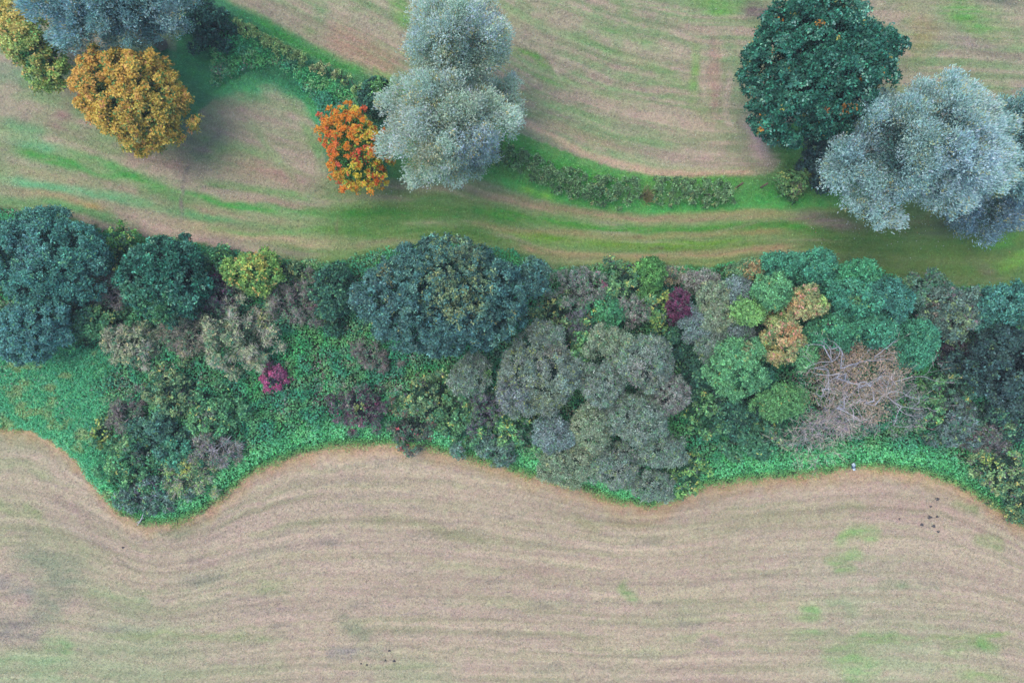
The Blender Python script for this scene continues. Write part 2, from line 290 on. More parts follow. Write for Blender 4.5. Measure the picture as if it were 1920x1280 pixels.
def paint(px, py):
    """ground colour (as it shows on the photo, linear) at plan points given in photo pixels"""
    shp = px.shape; px = px.ravel().astype(float); py = py.ravel().astype(float)
    wx = px + (fbm(px / 38, py / 38, 3, 3) - .5) * 34; wy = py + (fbm(px / 38, py / 38, 9, 3) - .5) * 20
    e = curve(EDGE, px); b = curve(BELT, px); h = curve(HEDGE, px)
    out = np.zeros((len(px), 3))
    # --- stubble field
    es = smooth_edge(px)
    v = wy - (es - 900) * np.exp(-np.maximum(wy - es, 0) / 170.0)
    u = px
    s1 = fbm(u / 240, v / 9, 21, 3); s2 = fbm(u / 120, v / 16, 31, 3); s3 = fbm(u / 60, v / 5, 41, 2); big = fbm(px / 260, py / 140, 51, 3)
    f = np.tile(lin((176, 162, 144)), (len(px), 1))
    f = mixc(f, (180, 162, 148), sstep(.5, .7, s2) * .7)
    f = mixc(f, (160, 160, 128), sstep(.46, .72, s1) * .55)
    f = mixc(f, (142, 132, 126), sstep(.56, .78, s3) * .3)
    f = mixc(f, (150, 164, 126), sstep(.46, .75, big + (400 - px) / 1500 * .4 + (py - 1000) / 2200) * .55)
    f = mixc(f, (188, 174, 152), sstep(.52, .7, fbm(u / 300, v / 6, 61, 2)) * .55)
    near = 1 - sstep(4, 42, py - e + (fbm(px / 20, py / 20, 5) - .5) * 30)
    f = mixc(f, (178, 148, 112), near * .65)
    # --- meadow above
    wfy = py + (fbm(px / 120, py / 60, 19, 2) - .5) * 14
    gl = np.interp(px, [-300, 700, 1000, 1150, 1300, 2300], [-450, 0, 165, 222, 252, 300])
    vv = np.where(wfy < h, wfy - gl, (wfy - h) / np.maximum(b - h, 30) * 150)
    m1 = fbm(u / 230, vv / 8, 71, 3); m2 = fbm(u / 160, vv / 11, 81, 3); m3 = fbm(px / 18, py / 10, 91, 2)
    m = np.tile(lin((150, 144, 124)), (len(px), 1))
    m = mixc(m, (162, 146, 132), sstep(.46, .68, m2) * .7)
    m = mixc(m, (116, 143, 100), sstep(.44, .68, m1) * .7)
    m = mixc(m, (126, 118, 110), sstep(.52, .75, m3) * .35)
    m = mixc(m, (108, 140, 94), sstep(.5, .72, fbm(px / 34, py / 20, 95, 4)) * .4)
    trk = sstep(30, 70, py - h) * sstep(230, 270, py) * (.35 + .65 * sstep(380, 700, px))
    m = mixc(m, (104, 132, 80), trk * sstep(.3, .6, m1 * .6 + .4 * fbm(u / 90, vv / 14, 97, 3)) * .9)
    right = sstep(1480, 1620, px) * sstep(380, 430, py)
    m = mixc(m, (84, 116, 60), right * .8)
    up = curve(MOWN_TOP, px); lowv = curve(VERGE, px); rg = (fbm(px / 9, py / 7, 141, 3) - .5) * 9
    ver = ((px > 700) & (px < 1640)) * sstep(-2, 3, py - up + rg) * (1 - sstep(-3, 5, py - lowv + rg))
    gm = fbm(px / 26, py / 14, 143, 3)[:, None]
    vc = lin((66, 138, 64)) * (1 - gm) + lin((104, 158, 92)) * gm
    m = m * (1 - ver * .9)[:, None] + vc * (ver * .9)[:, None]
    arc = curve(ARC, px); hl = curve(HEDGE, px)
    ro = ((px > 330) & (px < 730)) * sstep(-3, 5, arc - py + rg) * sstep(-48, -38, py - hl + rg)
    rc = lin((40, 104, 74)) * (1 - gm) + lin((82, 148, 100)) * gm
    m = m * (1 - ro * .92)[:, None] + rc * (ro * .92)[:, None]
    for pts, w, c, o in MEADOW_STROKES:
        xs = [p[0] for p in pts]; ys = [p[1] for p in pts]; g = 3 * w + 40
        k = np.nonzero((px > min(xs) - g) & (px < max(xs) + g) & (py > min(ys) - g) & (py < max(ys) + g))[0]
        if len(k):
            rag = .6 + .75 * sstep(.25, .75, fbm(u[k] / 60, vv[k] / 4, 13, 3))
            m[k] = mixc(m[k], [min(255, q * 1.09) for q in c], np.clip(stroke_cover(px[k] + (wx[k] - px[k]) * .4, py[k] + (wy[k] - py[k]) * .45, pts, w) * o * .9 * rag, 0, 1))
    for pts, w, c, o in FIELD_STROKES:
        xs = [p[0] for p in pts]; ys = [p[1] for p in pts]; g = 3 * w + 40
        k = np.nonzero((px > min(xs) - g) & (px < max(xs) + g) & (py > min(ys) - g) & (py < max(ys) + g))[0]
        if len(k):
            rag = .55 + .9 * sstep(.25, .75, fbm(u[k] / 34, v[k] / 7, 15, 3))
            f[k] = mixc(f[k], c, np.clip(stroke_cover(px[k] + (wx[k] - px[k]) * .6, py[k] + (wy[k] - py[k]) * .6, pts, w * 1.25) * o * (.45 if w < 8 and max(c) < 150 else .8) * rag, 0, 1))
    m = np.minimum(m * 1.13, .75)
    # --- soil and litter under the belt
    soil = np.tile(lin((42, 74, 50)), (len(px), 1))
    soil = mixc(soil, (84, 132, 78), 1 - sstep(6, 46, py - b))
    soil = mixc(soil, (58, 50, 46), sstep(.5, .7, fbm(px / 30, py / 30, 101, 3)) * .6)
    ze = sstep(-3, 5, py - e + (fbm(px / 9, py / 9, 111, 3) - .5) * 18)
    zb = sstep(-5, 5, py - b + (fbm(px / 12, py / 12, 121, 3) - .5) * 22)
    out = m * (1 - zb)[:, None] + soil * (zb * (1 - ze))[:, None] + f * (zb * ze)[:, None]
    out *= (.86 + .28 * fbm(px / 4, py / 3, 131, 2))[:, None]
    return out.reshape(shp + (3,))

# ------------------------------------------------------------------ ground sheet
def build_ground():
    st = 0.15
    xs = np.concatenate([[-1200, -400, -150, -75], np.arange(-54, 54.01, st), [75, 150, 400, 1200]])
    ys = np.concatenate([[-1200, -400, -150, -60], np.arange(-38, 38.01, st), [60, 150, 400, 1200]])
    X, Y = np.meshgrid(xs, ys); px = np.clip(X * 24 + 960, -290, 2210); py = np.clip(640 - Y * 24, -270, 1550)
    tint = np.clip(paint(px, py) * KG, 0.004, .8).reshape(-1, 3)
    Z = (fbm(X / 5, Y / 5, 4, 3) - .5) * .12 + (fbm(X / 1.1, Y / .9, 6, 2) - .5) * .05
    V = np.stack([X.ravel(), Y.ravel(), Z.ravel()], 1); fuv = flow_uv(px, py).reshape(-1, 3)
    nx, ny = len(xs), len(ys)
    i = np.arange(nx * ny).reshape(ny, nx)
    Q = np.stack([i[:-1, :-1], i[:-1, 1:], i[1:, 1:], i[1:, :-1]], -1).reshape(-1, 4)
    c = (V[Q[:, 0], :2] + V[Q[:, 2], :2]) / 2
    cpx = np.clip(c[:, 0] * 24 + 960, -290, 2210); cpy = np.clip(640 - c[:, 1] * 24, -270, 1550)
    e = curve(EDGE, cpx); b = curve(BELT, cpx); h = curve(HEDGE, cpx)
    zone = np.where(cpy > e, 0, np.where(cpy > b, 1, np.where(cpy > h, 2, 3)))
    for z, nm in enumerate(('field', 'ground', 'grass_track', 'meadow')):
        q = Q[zone == z]; used, inv = np.unique(q, return_inverse=True)
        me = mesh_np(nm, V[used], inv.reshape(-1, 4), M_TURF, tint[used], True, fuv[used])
        o = link(nm, me); o['kind'] = 'structure'
build_ground()

# ------------------------------------------------------------------ leaves
def leaf_arrays(pos, axis, nor, L, Wd, col):
    axis = nrm(axis); side = nrm(np.cross(nor, axis)); up = np.cross(axis, side)
    a = axis * (L / 2)[:, None]; s = side * (Wd / 2)[:, None]; f = up * (Wd * .18)[:, None]
    V = np.stack([pos - a - f, pos + s + f, pos + a - f, pos - s + f], 1).reshape(-1, 3)
    return V, np.arange(len(pos) * 4).reshape(-1, 4), col

def leaf_mesh(name, parts):
    pos, axis, nor, L, Wd, col = [np.concatenate([p[i] for p in parts]) for i in range(6)]
    V, Q, c = leaf_arrays(pos, axis, nor, L, Wd, col)
    c = c * np.minimum(1, .85 / np.maximum(c.max(1, keepdims=True), 1e-6))     # keep the hue of bright leaves
    return mesh_np(name, V, Q, M_LEAF, np.maximum(c, .002))

def jitter(col, n, rng, amt=.2):
    return col * np.exp(rng.normal(0, amt, (n, 1))) * np.exp(rng.normal(0, amt * .35, (n, 3)))

def tubes(paths, sides=6):
    """paths: list of (points (k,3), radii (k))"""
    VV, QQ = [], []; off = 0
    for P, R in paths:
        P = np.asarray(P, float); R = np.asarray(R, float); k = len(P)
        T = nrm(np.gradient(P, axis=0)); ref = np.array([.31, .17, .93]) if abs(T[0, 2]) < .9 else np.array([1., .2, .1])
        A = nrm(np.cross(T, ref)); B = np.cross(T, A)
        ang = np.linspace(0, 2 * math.pi, sides, endpoint=False)
        ring = P[:, None] + (A[:, None] * np.cos(ang)[None, :, None] + B[:, None] * np.sin(ang)[None, :, None]) * R[:, None, None]
        VV.append(ring.reshape(-1, 3)); i = np.arange(k * sides).reshape(k, sides) + off
        j = np.roll(i, -1, 1)
        QQ.append(np.stack([i[:-1], j[:-1], j[1:], i[1:]], -1).reshape(-1, 4)); off += k * sides
    return np.concatenate(VV), np.concatenate(QQ)

def bend(a, b, rng, amt=.12, n=5):
    t = np.linspace(0, 1, n)[:, None]; a = np.asarray(a); b = np.asarray(b); L = np.linalg.norm(b - a)
    w = rng.normal(0, 1, (n, 3)) * amt * L * np.sin(t * math.pi)
    return a + (b - a) * t + w + np.array([0, 0, 1.0]) * (np.sin(t * math.pi) * L * .1)

# style: leaf length, width, clump radius, leaves per m2, mode, palette [(colour, weight)], darker colours inside the clump (painted shade), accents
def ST(L, Wd, cs, dens, pal, under=None, acc=None, mode='broad', lobe=.12, jit=.2, plume=1.0, twig=0, twigcol=(120,112,108), gap=1.0, fill=1.0, gain=1.0, per=8, sp=1.0, tone=1.0, grey=.14, bw=.5, smooth=False):
    return dict(L=L, W=Wd, cs=cs, dens=dens, pal=pal, under=under, acc=acc, mode=mode, lobe=lobe, jit=jit, plume=plume, twig=twig, twigcol=twigcol, gap=gap, fill=fill, gain=gain, per=per, sp=sp, tone=tone, grey=grey, bw=bw, smooth=smooth)

STY = {
 'silver': ST(.19, .065, 1.0, 270, [((170,190,174),3),((154,175,155),2),((192,209,196),2),((138,160,136),1.3)], under=[((104,130,110),3),((140,134,96),1)], acc=[((170,158,104),.08),((210,220,222),.05)], mode='plume', plume=1.6, lobe=.16, jit=.17, per=12, sp=1.7, gap=.95, fill=.8, bw=.6, grey=0.0, tone=.8, gain=1.08),
 'bluesilver': ST(.2, .065, 1.05, 260, [((154,182,176),3),((136,167,161),2),((176,198,196),2),((116,146,138),1.3)], under=[((66,98,92),1)], acc=[((156,154,108),.07),((196,212,216),.05)], mode='plume', plume=1.8, lobe=.2, jit=.17, per=12, sp=1.7, gap=.85, fill=.65, bw=.6, grey=0.0, tone=.85, gain=1.06),
 'dimsilver': ST(.2, .07, 1.0, 230, [((122,158,152),3),((144,174,168),2),((100,138,134),2)], under=[((48,82,80),1)], acc=[((152,148,106),.05),((176,194,194),.05)], mode='plume', plume=1.5, lobe=.2, jit=.2, per=12, sp=1.5, gap=.9, fill=.7, grey=0.0, tone=.8, gain=1.08),
 'darkoak': ST(.2, .125, .48, 180, [((34,88,70),4),((44,104,80),3),((28,76,60),3),((86,136,114),1)], under=[((18,52,42),1)], acc=[((190,128,50),.002),((140,132,66),.01),((112,156,134),.04)], lobe=.07, jit=.22, per=9, sp=1.15, tone=1.15, grey=.04, gap=1.0, fill=.8),
 'blueoak': ST(.16, .095, .38, 220, [((60,102,94),4),((74,118,104),3),((48,88,84),3),((94,126,100),1.3)], under=[((28,60,54),1)], acc=[((134,136,78),.012)], lobe=.05, jit=.22, per=9, sp=1.2, tone=1.1, grey=.08, gap=1.05, fill=.8),
 'teal': ST(.17, .09, .46, 220, [((58,116,102),3),((72,130,112),2),((46,100,88),2),((88,138,122),1)], under=[((32,76,68),1)], acc=[((94,150,106),.05)], lobe=.12, jit=.24, tone=.95, grey=.08, sp=1.2, gap=1.1, fill=.9),
 'gold': ST(.19, .12, .42, 185, [((202,166,66),4),((188,156,62),3),((206,166,80),3),((156,150,66),2)], under=[((66,104,58),3),((120,122,58),2)], acc=[((84,122,64),.15),((206,148,92),.05)], lobe=.06, jit=.18, per=9, sp=1.15, tone=.7, grey=.04, gap=1.0),
 'yellowgreen': ST(.2, .12, .5, 170, [((136,156,66),3),((108,148,66),3),((168,162,74),2),((84,138,68),1.6)], under=[((56,110,64),1)], acc=[((200,168,82),.08)], lobe=.18),
 'flame': ST(.14, .1, .29, 260, [((246,162,56),4),((242,140,58),3),((232,108,84),1.3),((226,172,62),1.4),((160,166,64),1.4)], under=[((52,104,52),4),((110,134,52),1.5)], acc=[((96,132,58),.05)], lobe=.16, jit=.12, gap=.62, gain=1.3, per=9, grey=0.0, bw=.9, fill=.9, tone=.5),
 'maple': ST(.14, .09, .5, 250, [((86,144,92),4),((72,130,90),3),((100,154,98),2)], under=[((34,84,60),1)], acc=[((150,150,80),.015)], lobe=.12, jit=.2, per=8, sp=1.3, grey=.08),
 'tealmaple': ST(.15, .095, .5, 240, [((60,130,98),4),((50,114,92),3),((76,142,106),2)], under=[((26,74,60),1)], acc=[((110,150,90),.02)], lobe=.14, jit=.2, per=8, sp=1.3, grey=.08, tone=1.05),
 'orangemaple': ST(.15, .1, .5, 240, [((160,148,92),3),((178,138,98),3),((124,148,84),3.5),((102,142,86),3)], under=[((52,100,62),1)], acc=[((192,136,114),.06)], lobe=.16),
 'limemaple': ST(.17, .11, .7, 230, [((104,154,72),4),((92,142,78),3),((118,160,82),1)], under=[((44,96,56),1)], lobe=.15),
 'thorn': ST(.11, .06, .5, 320, [((108,130,114),3),((116,128,112),3),((92,122,106),3),((130,130,120),1)], under=[((36,62,54),1)], acc=[((90,142,92),.14),((136,156,92),.05)], twig=14, twigcol=(136,138,130), lobe=.14, jit=.2, per=8, sp=1.5, gap=1.15, fill=.9, smooth=True, tone=1.15),
 'thornolive': ST(.12, .07, .46, 310, [((118,138,102),3),((106,132,104),3),((132,138,110),2)], under=[((40,66,54),1)], acc=[((94,144,92),.1),((154,156,100),.04)], twig=14, twigcol=(138,138,122), lobe=.18, sp=1.5, gap=1.15, fill=.9, smooth=True, tone=1.1),
 'thornblue': ST(.12, .065, .46, 310, [((102,128,122),3),((116,130,126),3),((92,118,112),2)], under=[((40,62,60),1)], acc=[((90,142,100),.1)], twig=18, twigcol=(142,144,146), lobe=.18, sp=1.5, gap=1.15, fill=.9, smooth=True, tone=1.1),
 'twig': ST(.14, .07, .55, 110, [((116,112,92),2),((92,104,84),2),((130,122,104),2)], under=[((60,70,58),1)], acc=[((96,130,76),.1)], twig=120, twigcol=(148,140,124), lobe=.22, fill=.6),
 'paleyellow': ST(.16, .08, .6, 130, [((140,148,104),3),((122,140,96),2),((160,158,124),2),((104,132,92),2)], under=[((64,86,64),1)], acc=[((182,168,110),.06)], twig=100, twigcol=(168,162,146), lobe=.22, fill=.7),
 'browntwig': ST(.14, .07, .45, 120, [((104,98,92),2),((90,102,88),2),((116,106,98),2)], under=[((48,56,50),1)], acc=[((110,136,84),.12)], twig=90, twigcol=(128,118,112), lobe=.24, fill=.6),
 'purple': ST(.15, .09, .38, 170, [((80,66,76),3),((92,78,82),2),((68,76,72),2.5)], under=[((34,40,42),1)], acc=[((120,50,84),.05),((76,112,80),.15)], twig=40, twigcol=(112,100,104), lobe=.25),
 'magenta': ST(.15, .09, .32, 170, [((168,64,112),4),((178,78,120),2),((136,58,96),2),((106,84,100),1.5)], under=[((64,66,74),1)], twig=30, twigcol=(120,100,116), lobe=.3, gap=.7, grey=.14),
 'wine': ST(.13, .085, .4, 220, [((94,42,70),4),((82,40,66),3),((112,54,82),2)], under=[((46,30,48),1)], acc=[((84,76,80),.15),((60,100,76),.06)], lobe=.16, grey=.12, gap=.85),
 'mauve': ST(.12, .065, .45, 260, [((126,124,116),3),((116,122,112),3),((136,126,116),2),((100,126,104),2)], under=[((48,62,56),1)], acc=[((140,70,100),.012),((92,140,92),.1)], twig=30, twigcol=(144,138,134), lobe=.2),
 'plumgrey': ST(.13, .07, .45, 230, [((92,90,98),3),((86,94,94),3),((106,94,104),1)], under=[((44,48,52),1)], acc=[((88,136,92),.14)], twig=40, twigcol=(116,108,118), lobe=.2),
 'leafy': ST(.2, .13, .5, 150, [((66,132,82),3),((54,116,74),3),((88,146,90),2),((110,156,80),1)], under=[((34,76,54),1)], acc=[((160,170,80),.04)], lobe=.24, jit=.26),
 'limeleaf': ST(.19, .12, .36, 130, [((100,154,82),3),((84,144,82),3),((124,160,82),1.2),((70,130,82),2)], under=[((42,86,58),1)], acc=[((176,178,82),.06),((80,92,84),.1)], lobe=.3, gap=.6, per=7),
 'yellowleaf': ST(.19, .12, .4, 140, [((122,148,88),3),((98,136,84),3),((146,152,90),1.3),((74,114,78),2.5)], under=[((40,70,54),1)], acc=[((190,182,86),.06),((84,74,84),.08)], lobe=.28, gap=.7, per=7),
 'vivid': ST(.16, .09, .45, 220, [((74,132,58),3),((64,120,58),3),((92,140,64),1.4)], under=[((34,84,48),1)], lobe=.16),
 'darkgreen': ST(.2, .12, .6, 180, [((40,88,68),3),((48,98,76),3),((34,74,62),2)], under=[((24,56,46),1)], acc=[((90,140,90),.03)], lobe=.2, jit=.26),
 'greygreen': ST(.17, .1, .65, 190, [((82,114,100),3),((94,120,104),3),((70,104,94),2)], under=[((42,66,58),1)], acc=[((124,150,90),.06),((120,104,104),.04)], twig=30, lobe=.2),
 'shade': ST(.21, .12, .6, 170, [((40,72,68),3),((52,86,78),3),((32,58,58),2),((70,100,88),1)], under=[((22,42,42),1)], acc=[((100,130,80),.03)], lobe=.22, jit=.28),
 'yellowhedge': ST(.2, .12, .45, 170, [((150,150,60),3),((126,142,62),3),((104,134,60),2)], under=[((50,96,50),1)], lobe=.2),
 'redbits': ST(.17, .1, .42, 130, [((70,96,80),3),((92,86,84),2),((110,120,80),2)], under=[((44,60,52),1)], acc=[((176,76,84),.12),((150,96,80),.06)], twig=40, twigcol=(116,98,96), lobe=.3, gap=.7),
}

def pick(pal, n, rng):
    cols = np.array([lin(c) for c, _ in pal]); w = np.array([p[1] for p in pal], float); w /= w.sum()
    return cols[rng.choice(len(cols), n, p=w)]

def clump_leaves(C, dout, cs, sty, base, rng, n, dirbias=.9, spots=()):
    """C (3,), dout outward direction; leaves sit in sprays at the ends of the twigs, with gaps between. Returns leaf arrays"""
    per = sty['per']; ns = max(4, int(n / per)); n = ns * per
    vs = nrm(rng.normal(0, 1, (ns, 3)) + dirbias * dout + np.array([0, 0, .45]))
    rs = cs * (.4 + .7 * rng.random(ns) ** .6)
    off = vs * rs[:, None]
    if sty['plume'] != 1.0:
        off = off + dout[None] * ((off @ dout) * (sty['plume'] - 1))[:, None]
    off[:, 2] *= .85
    tip = rng.normal(0, .3, (ns, 1))                                  # sprays differ from each other in tone
    sc = base[None] * sty['bw'] + pick(sty['pal'], ns, rng) * (1 - sty['bw'])
    if len(spots):                                                    # turned or differently coloured boughs
        Q = C + off; kz = CAM_H / (CAM_H - Q[:, 2]); qx = Q[:, 0] * 24 * kz + 960; qy = 640 - Q[:, 1] * 24 * kz
        for (sx, sy, sr_, s_c, so) in spots:
            wob = 1 + .5 * (fbm(qx / 9, qy / 9, 61, 2) - .5)
            kk = rng.random(ns) < so * (1 - sstep(.5, 1.15, np.hypot(qx - sx, qy - sy) / sr_ * wob))
            sc[kk] = lin(s_c) * np.exp(rng.normal(0, .08, (int(kk.sum()), 1)))
    sn = nrm(vs * .6 + np.array([0, 0, .6]) + rng.normal(0, .35, (ns, 3)))
    rep = np.repeat(np.arange(ns), per)
    v = vs[rep]; r = rs[rep]; ss = sty['L'] * sty['sp']
    loc = rng.normal(0, 1, (n, 3)); loc -= sn[rep] * ((loc * sn[rep]).sum(1, keepdims=True) * .7)
    pos = C + off[rep] + loc * ss * .5
    if sty['mode'] == 'plume':
        axis = nrm(v * .7 + dout * .8 + np.array([0, 0, .2]) + rng.normal(0, .55, (n, 3)))
        nor = nrm(np.array([0, 0, 1.0]) + v * .5 + rng.normal(0, .6, (n, 3)))
    else:
        nor = nrm(sn[rep] + rng.normal(0, .38, (n, 3)))
        axis = nrm(loc) + rng.normal(0, .5, (n, 3))
    L = sty['L'] * rng.uniform(.65, 1.3, n); Wd = sty['W'] * rng.uniform(.7, 1.25, n)
    col = sc[rep] * (.5 + .4 * sty['bw']) + pick(sty['pal'], n, rng) * (.5 - .4 * sty['bw'])
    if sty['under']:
        # deep and lower leaves: plainer hues, darkened as painted inner shade
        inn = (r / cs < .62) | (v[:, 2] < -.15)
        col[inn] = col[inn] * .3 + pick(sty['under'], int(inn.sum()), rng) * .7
    col = col * np.exp(tip * sty['tone'])[rep]
    if sty['acc']:
        for c, p in sty['acc']:
            k = (rng.random(ns) < p)[rep] & (rng.random(n) < .8); col[k] = lin(c)
    col = jitter(col, n, rng, sty['jit']); g = col @ np.array([.3, .6, .1]); col = col + (g[:, None] - col) * sty['grey']
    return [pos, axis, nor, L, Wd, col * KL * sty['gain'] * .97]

def make_crown(cx, cy, cz, rx, ry, rz, rot, sty, rng, spots=(), lo=-.4, scale=1.0):
    cs0 = sty['cs'] * scale
    cs0 = min(cs0, .6 * min(rx, ry))
    rr = max(.1, (rx * ry) ** .5)
    area = 2 * math.pi * rr * (rr * .4 + rz * .6) * (1 - lo) * .8
    n = max(5, int(sty['gap'] * 1.25 * area / (math.pi * cs0 ** 2)))
    i = np.arange(n) + .5
    z = 1 - (1 - lo) * i / n; th = i * 2.399963 + rng.uniform(0, 6.28)
    q = np.sqrt(np.maximum(0, 1 - z * z))
    D = nrm(np.stack([q * np.cos(th), q * np.sin(th), z], 1) + rng.normal(0, .5 / math.sqrt(n), (n, 3)))
    ph = rng.uniform(0, 6.28, 6)
    lob = 1 + 1.3 * sty['lobe'] * (np.sin(3 * th + ph[0]) * .5 + np.sin(5 * th + ph[1] + 2 * z) * .5 + np.sin(2 * th + 4 * z + ph[2]) * .5)
    mul = lob * (rng.uniform(.78 if sty['smooth'] else .72, 1.02, n) if not sty.get('loose') else rng.uniform(.55, 1.3, n))
    cr, sr = math.cos(math.radians(rot)), math.sin(math.radians(rot))
    A = np.array([max(rx - cs0 * .75, rx * .35), max(ry - cs0 * .75, ry * .35), max(rz - cs0 * .6, rz * .35)])
    loc = D * A * mul[:, None]
    Rm = np.array([[cr, -sr, 0], [sr, cr, 0], [0, 0, 1]])
    loc = loc @ Rm.T; C = loc + np.array([cx, cy, cz])
    C[:, 2] = np.maximum(C[:, 2], .25 + cs0 * .3)
    dout = nrm(nrm(loc / np.array([rx, rx, rz])) + np.array([0, 0, .9 if sty['mode'] == 'plume' else .25]))
    base = pick(sty['pal'], n, rng)
    k = CAM_H / (CAM_H - C[:, 2]); cpx = C[:, 0] * 24 * k + 960; cpy = 640 - C[:, 1] * 24 * k
    parts = []; spot_hit = np.zeros(n, bool)
    for j in range(n):
        cs = cs0 * rng.uniform(.6, 1.3)
        m = int(sty['dens'] * 2.2 * math.pi * cs * cs * .8)
        parts.append(clump_leaves(C[j], dout[j], cs, sty, base[j], rng, max(m, 20), spots=spots))
    # inner foliage, shade painted in by the under palette
    nf = int(sty['fill'] * sty['dens'] * area * .35)
    d = nrm(rng.normal(0, 1, (nf, 3))); d[:, 2] = np.abs(d[:, 2]) * np.where(rng.random(nf) < .75, 1, -.5)
    P = (d * A * rng.uniform(.35, .85, (nf, 1))) @ Rm.T + np.array([cx, cy, cz]); P[:, 2] = np.maximum(P[:, 2], .15)
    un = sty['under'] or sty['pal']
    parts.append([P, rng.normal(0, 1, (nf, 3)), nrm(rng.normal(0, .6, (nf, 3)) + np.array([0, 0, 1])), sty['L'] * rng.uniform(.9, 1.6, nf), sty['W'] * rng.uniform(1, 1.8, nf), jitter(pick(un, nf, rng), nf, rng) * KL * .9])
    # fine twigs showing among the leaves
    if sty['twig']:
        for j in range(n):
            m = int(sty['twig'] * cs0)
            v = nrm(rng.normal(0, .75, (m, 3)) + dout[j] * 1.0)
            pos = C[j] + v * (cs0 * rng.uniform(.2, .95, m))[:, None]
            parts.append([pos, v + rng.normal(0, .25, (m, 3)), nrm(np.array([0, 0, 1.]) + rng.normal(0, .3, (m, 3))), rng.uniform(.35, .8, m), rng.uniform(.018, .034, m), jitter(np.tile(lin(sty['twigcol']), (m, 1)), m, rng, .2) * KL])
    return parts, C

def plant(name, cat, label, px, py, rx, ry, rot, top, style, spots=(), group=None, tree=True, rz=None, lo=-.4, scale=1.0, lobes=(), sty_over=None):
    """crown centre and half sizes as seen on the photo, top height in metres"""
    seed = int(px * 7919 + py * 104729) % 2 ** 31
    rng = np.random.default_rng(seed)
    sty = dict(STY[style]); 
    if sty_over: sty.update(sty_over)
    rzz = rz if rz is not None else (top * .42 if tree else top * .55)
    if not tree and py > 430:
        rx, ry = rx * 1.13, ry * 1.13; sty['loose'] = True
        if style not in ('magenta', 'vivid'): sty['acc'] = list(sty['acc'] or []) + [((56, 118, 84), .2), ((84, 132, 90), .1)]
    if 'maple' in style: top = top + rng.uniform(-.9, .5); rzz = min(rzz, 1.25 * max(rx, ry) / 24)
    if style.startswith('thorn'): rzz = min(rzz, .8 * max(rx, ry) / 24)
    hz = top - rzz; zz = hz + rzz * .25
    k = (CAM_H - zz) / CAM_H / 24.0
    cx, cy = at(px, py, zz)
    RX, RY = rx * k, ry * k
    parts, C = make_crown(cx, cy, hz, RX, RY, rzz, -rot, sty, rng, spots, lo, scale)
    for (lx, ly, lrx, lry, lz) in lobes:              # further heads of the same crown
        kx = (CAM_H - lz) / CAM_H / 24.0; ax, ay = at(lx, ly, lz)
        p2, C2 = make_crown(ax, ay, lz - .3, lrx * kx, lry * kx, (lrx + lry) * .5 * kx * .8, 0, sty, rng, spots, lo, scale)
        parts += p2; C = np.concatenate([C, C2])
    root = empty(name, (cx, cy, 0), label, cat, group)
    o3 = np.array([cx, cy, 0])
    for p in parts: p[0] = p[0] - o3
    me = leaf_mesh('crown' if tree else 'foliage', parts)
    link('crown' if tree else 'foliage', me, root)
    # trunk with limbs, or stems
    Cl = C - o3; paths = []
    bark = M_WILLOWBARK if 'silver' in style else M_BARK
    if tree:
        r0 = .035 * top * rng.uniform(.85, 1.1); fork = np.array([rng.normal(0, .15), rng.normal(0, .15), max(hz * .55, .8)])
        paths.append((bend((0, 0, -.15), fork, rng, .03, 5), np.linspace(r0 * 1.25, r0 * .8, 5)))
        lead = np.array([rng.normal(0, .3), rng.normal(0, .3), top - rzz * .5])
        paths.append((bend(fork, lead, rng, .06, 5), np.linspace(r0 * .78, r0 * .2, 5)))
        for j in rng.choice(len(Cl), min(12, len(Cl)), replace=False):
            s = fork + (lead - fork) * rng.uniform(0, .5)
            paths.append((bend(s, Cl[j], rng, .07, 6), np.linspace(r0 * .45, r0 * .07, 6)))
        V, Q = tubes(paths, 7); link('trunk', mesh_np('trunk', V, Q, bark, None, True), root)
    else:
        for j in rng.choice(len(Cl), min(9, len(Cl)), replace=False):
            paths.append((bend((rng.normal(0, .12), rng.normal(0, .12), -.08), Cl[j], rng, .08, 5), np.linspace(.045, .012, 5)))
        V, Q = tubes(paths, 5); link('stems', mesh_np('stems', V, Q, bark, None, True), root)
    return root

# ------------------------------------------------------------------ single trees in the meadow
T = plant
T('willow_tree', 'willow tree', 'dim blue-grey willow filling the top left corner behind the golden tree', 190, -12, 160, 84, 0, 11.5, 'dimsilver',
  spots=[(100,20,80,(120,150,158),.6),(325,25,50,(170,192,188),.8),(210,30,40,(150,176,174),.5)], lobes=[(300,44,44,36,5),(140,54,50,32,5),(222,50,44,30,5)])
T('broadleaf_tree', 'tree', 'yellow and green tree half hidden beneath the corner willow at the left edge', 52, 84, 46, 104, -36, 6, 'yellowgreen',
  spots=[(15,30,46,(200,172,72),.8),(95,140,40,(128,160,66),.7),(70,110,40,(186,166,74),.4)])
T('maple_tree', 'maple tree', 'large golden yellow autumn maple standing alone beside the brown mown patch', 240, 178, 118, 94, 32, 8, 'gold',
  spots=[(160,130,60,(208,156,74),.6),(290,220,60,(160,142,58),.6),(240,250,40,(150,138,58),.5)])
T('maple_tree', 'maple tree', 'small vivid orange and red maple at the foot of the pale central willows', 664, 278, 68, 86, -25, 6, 'flame',
  spots=[(635,240,50,(246,156,54),.8),(612,275,30,(240,126,66),.8),(690,335,56,(164,166,60),.6),(700,260,34,(150,150,60),.6),(712,330,22,(232,110,50),.6),(675,290,20,(226,92,70),.7),(660,330,30,(160,156,52),.5)])
WG = 'pale silver willows'
T('willow_tree', 'willow tree', 'pale silver willow at the top edge, rearward of the central pair', 852, 78, 96, 86, 0, 12.5, 'silver', group=WG,
  spots=[(800,60,60,(160,182,180),.6),(900,50,50,(176,190,200),.5),(830,120,30,(150,150,110),.4)])
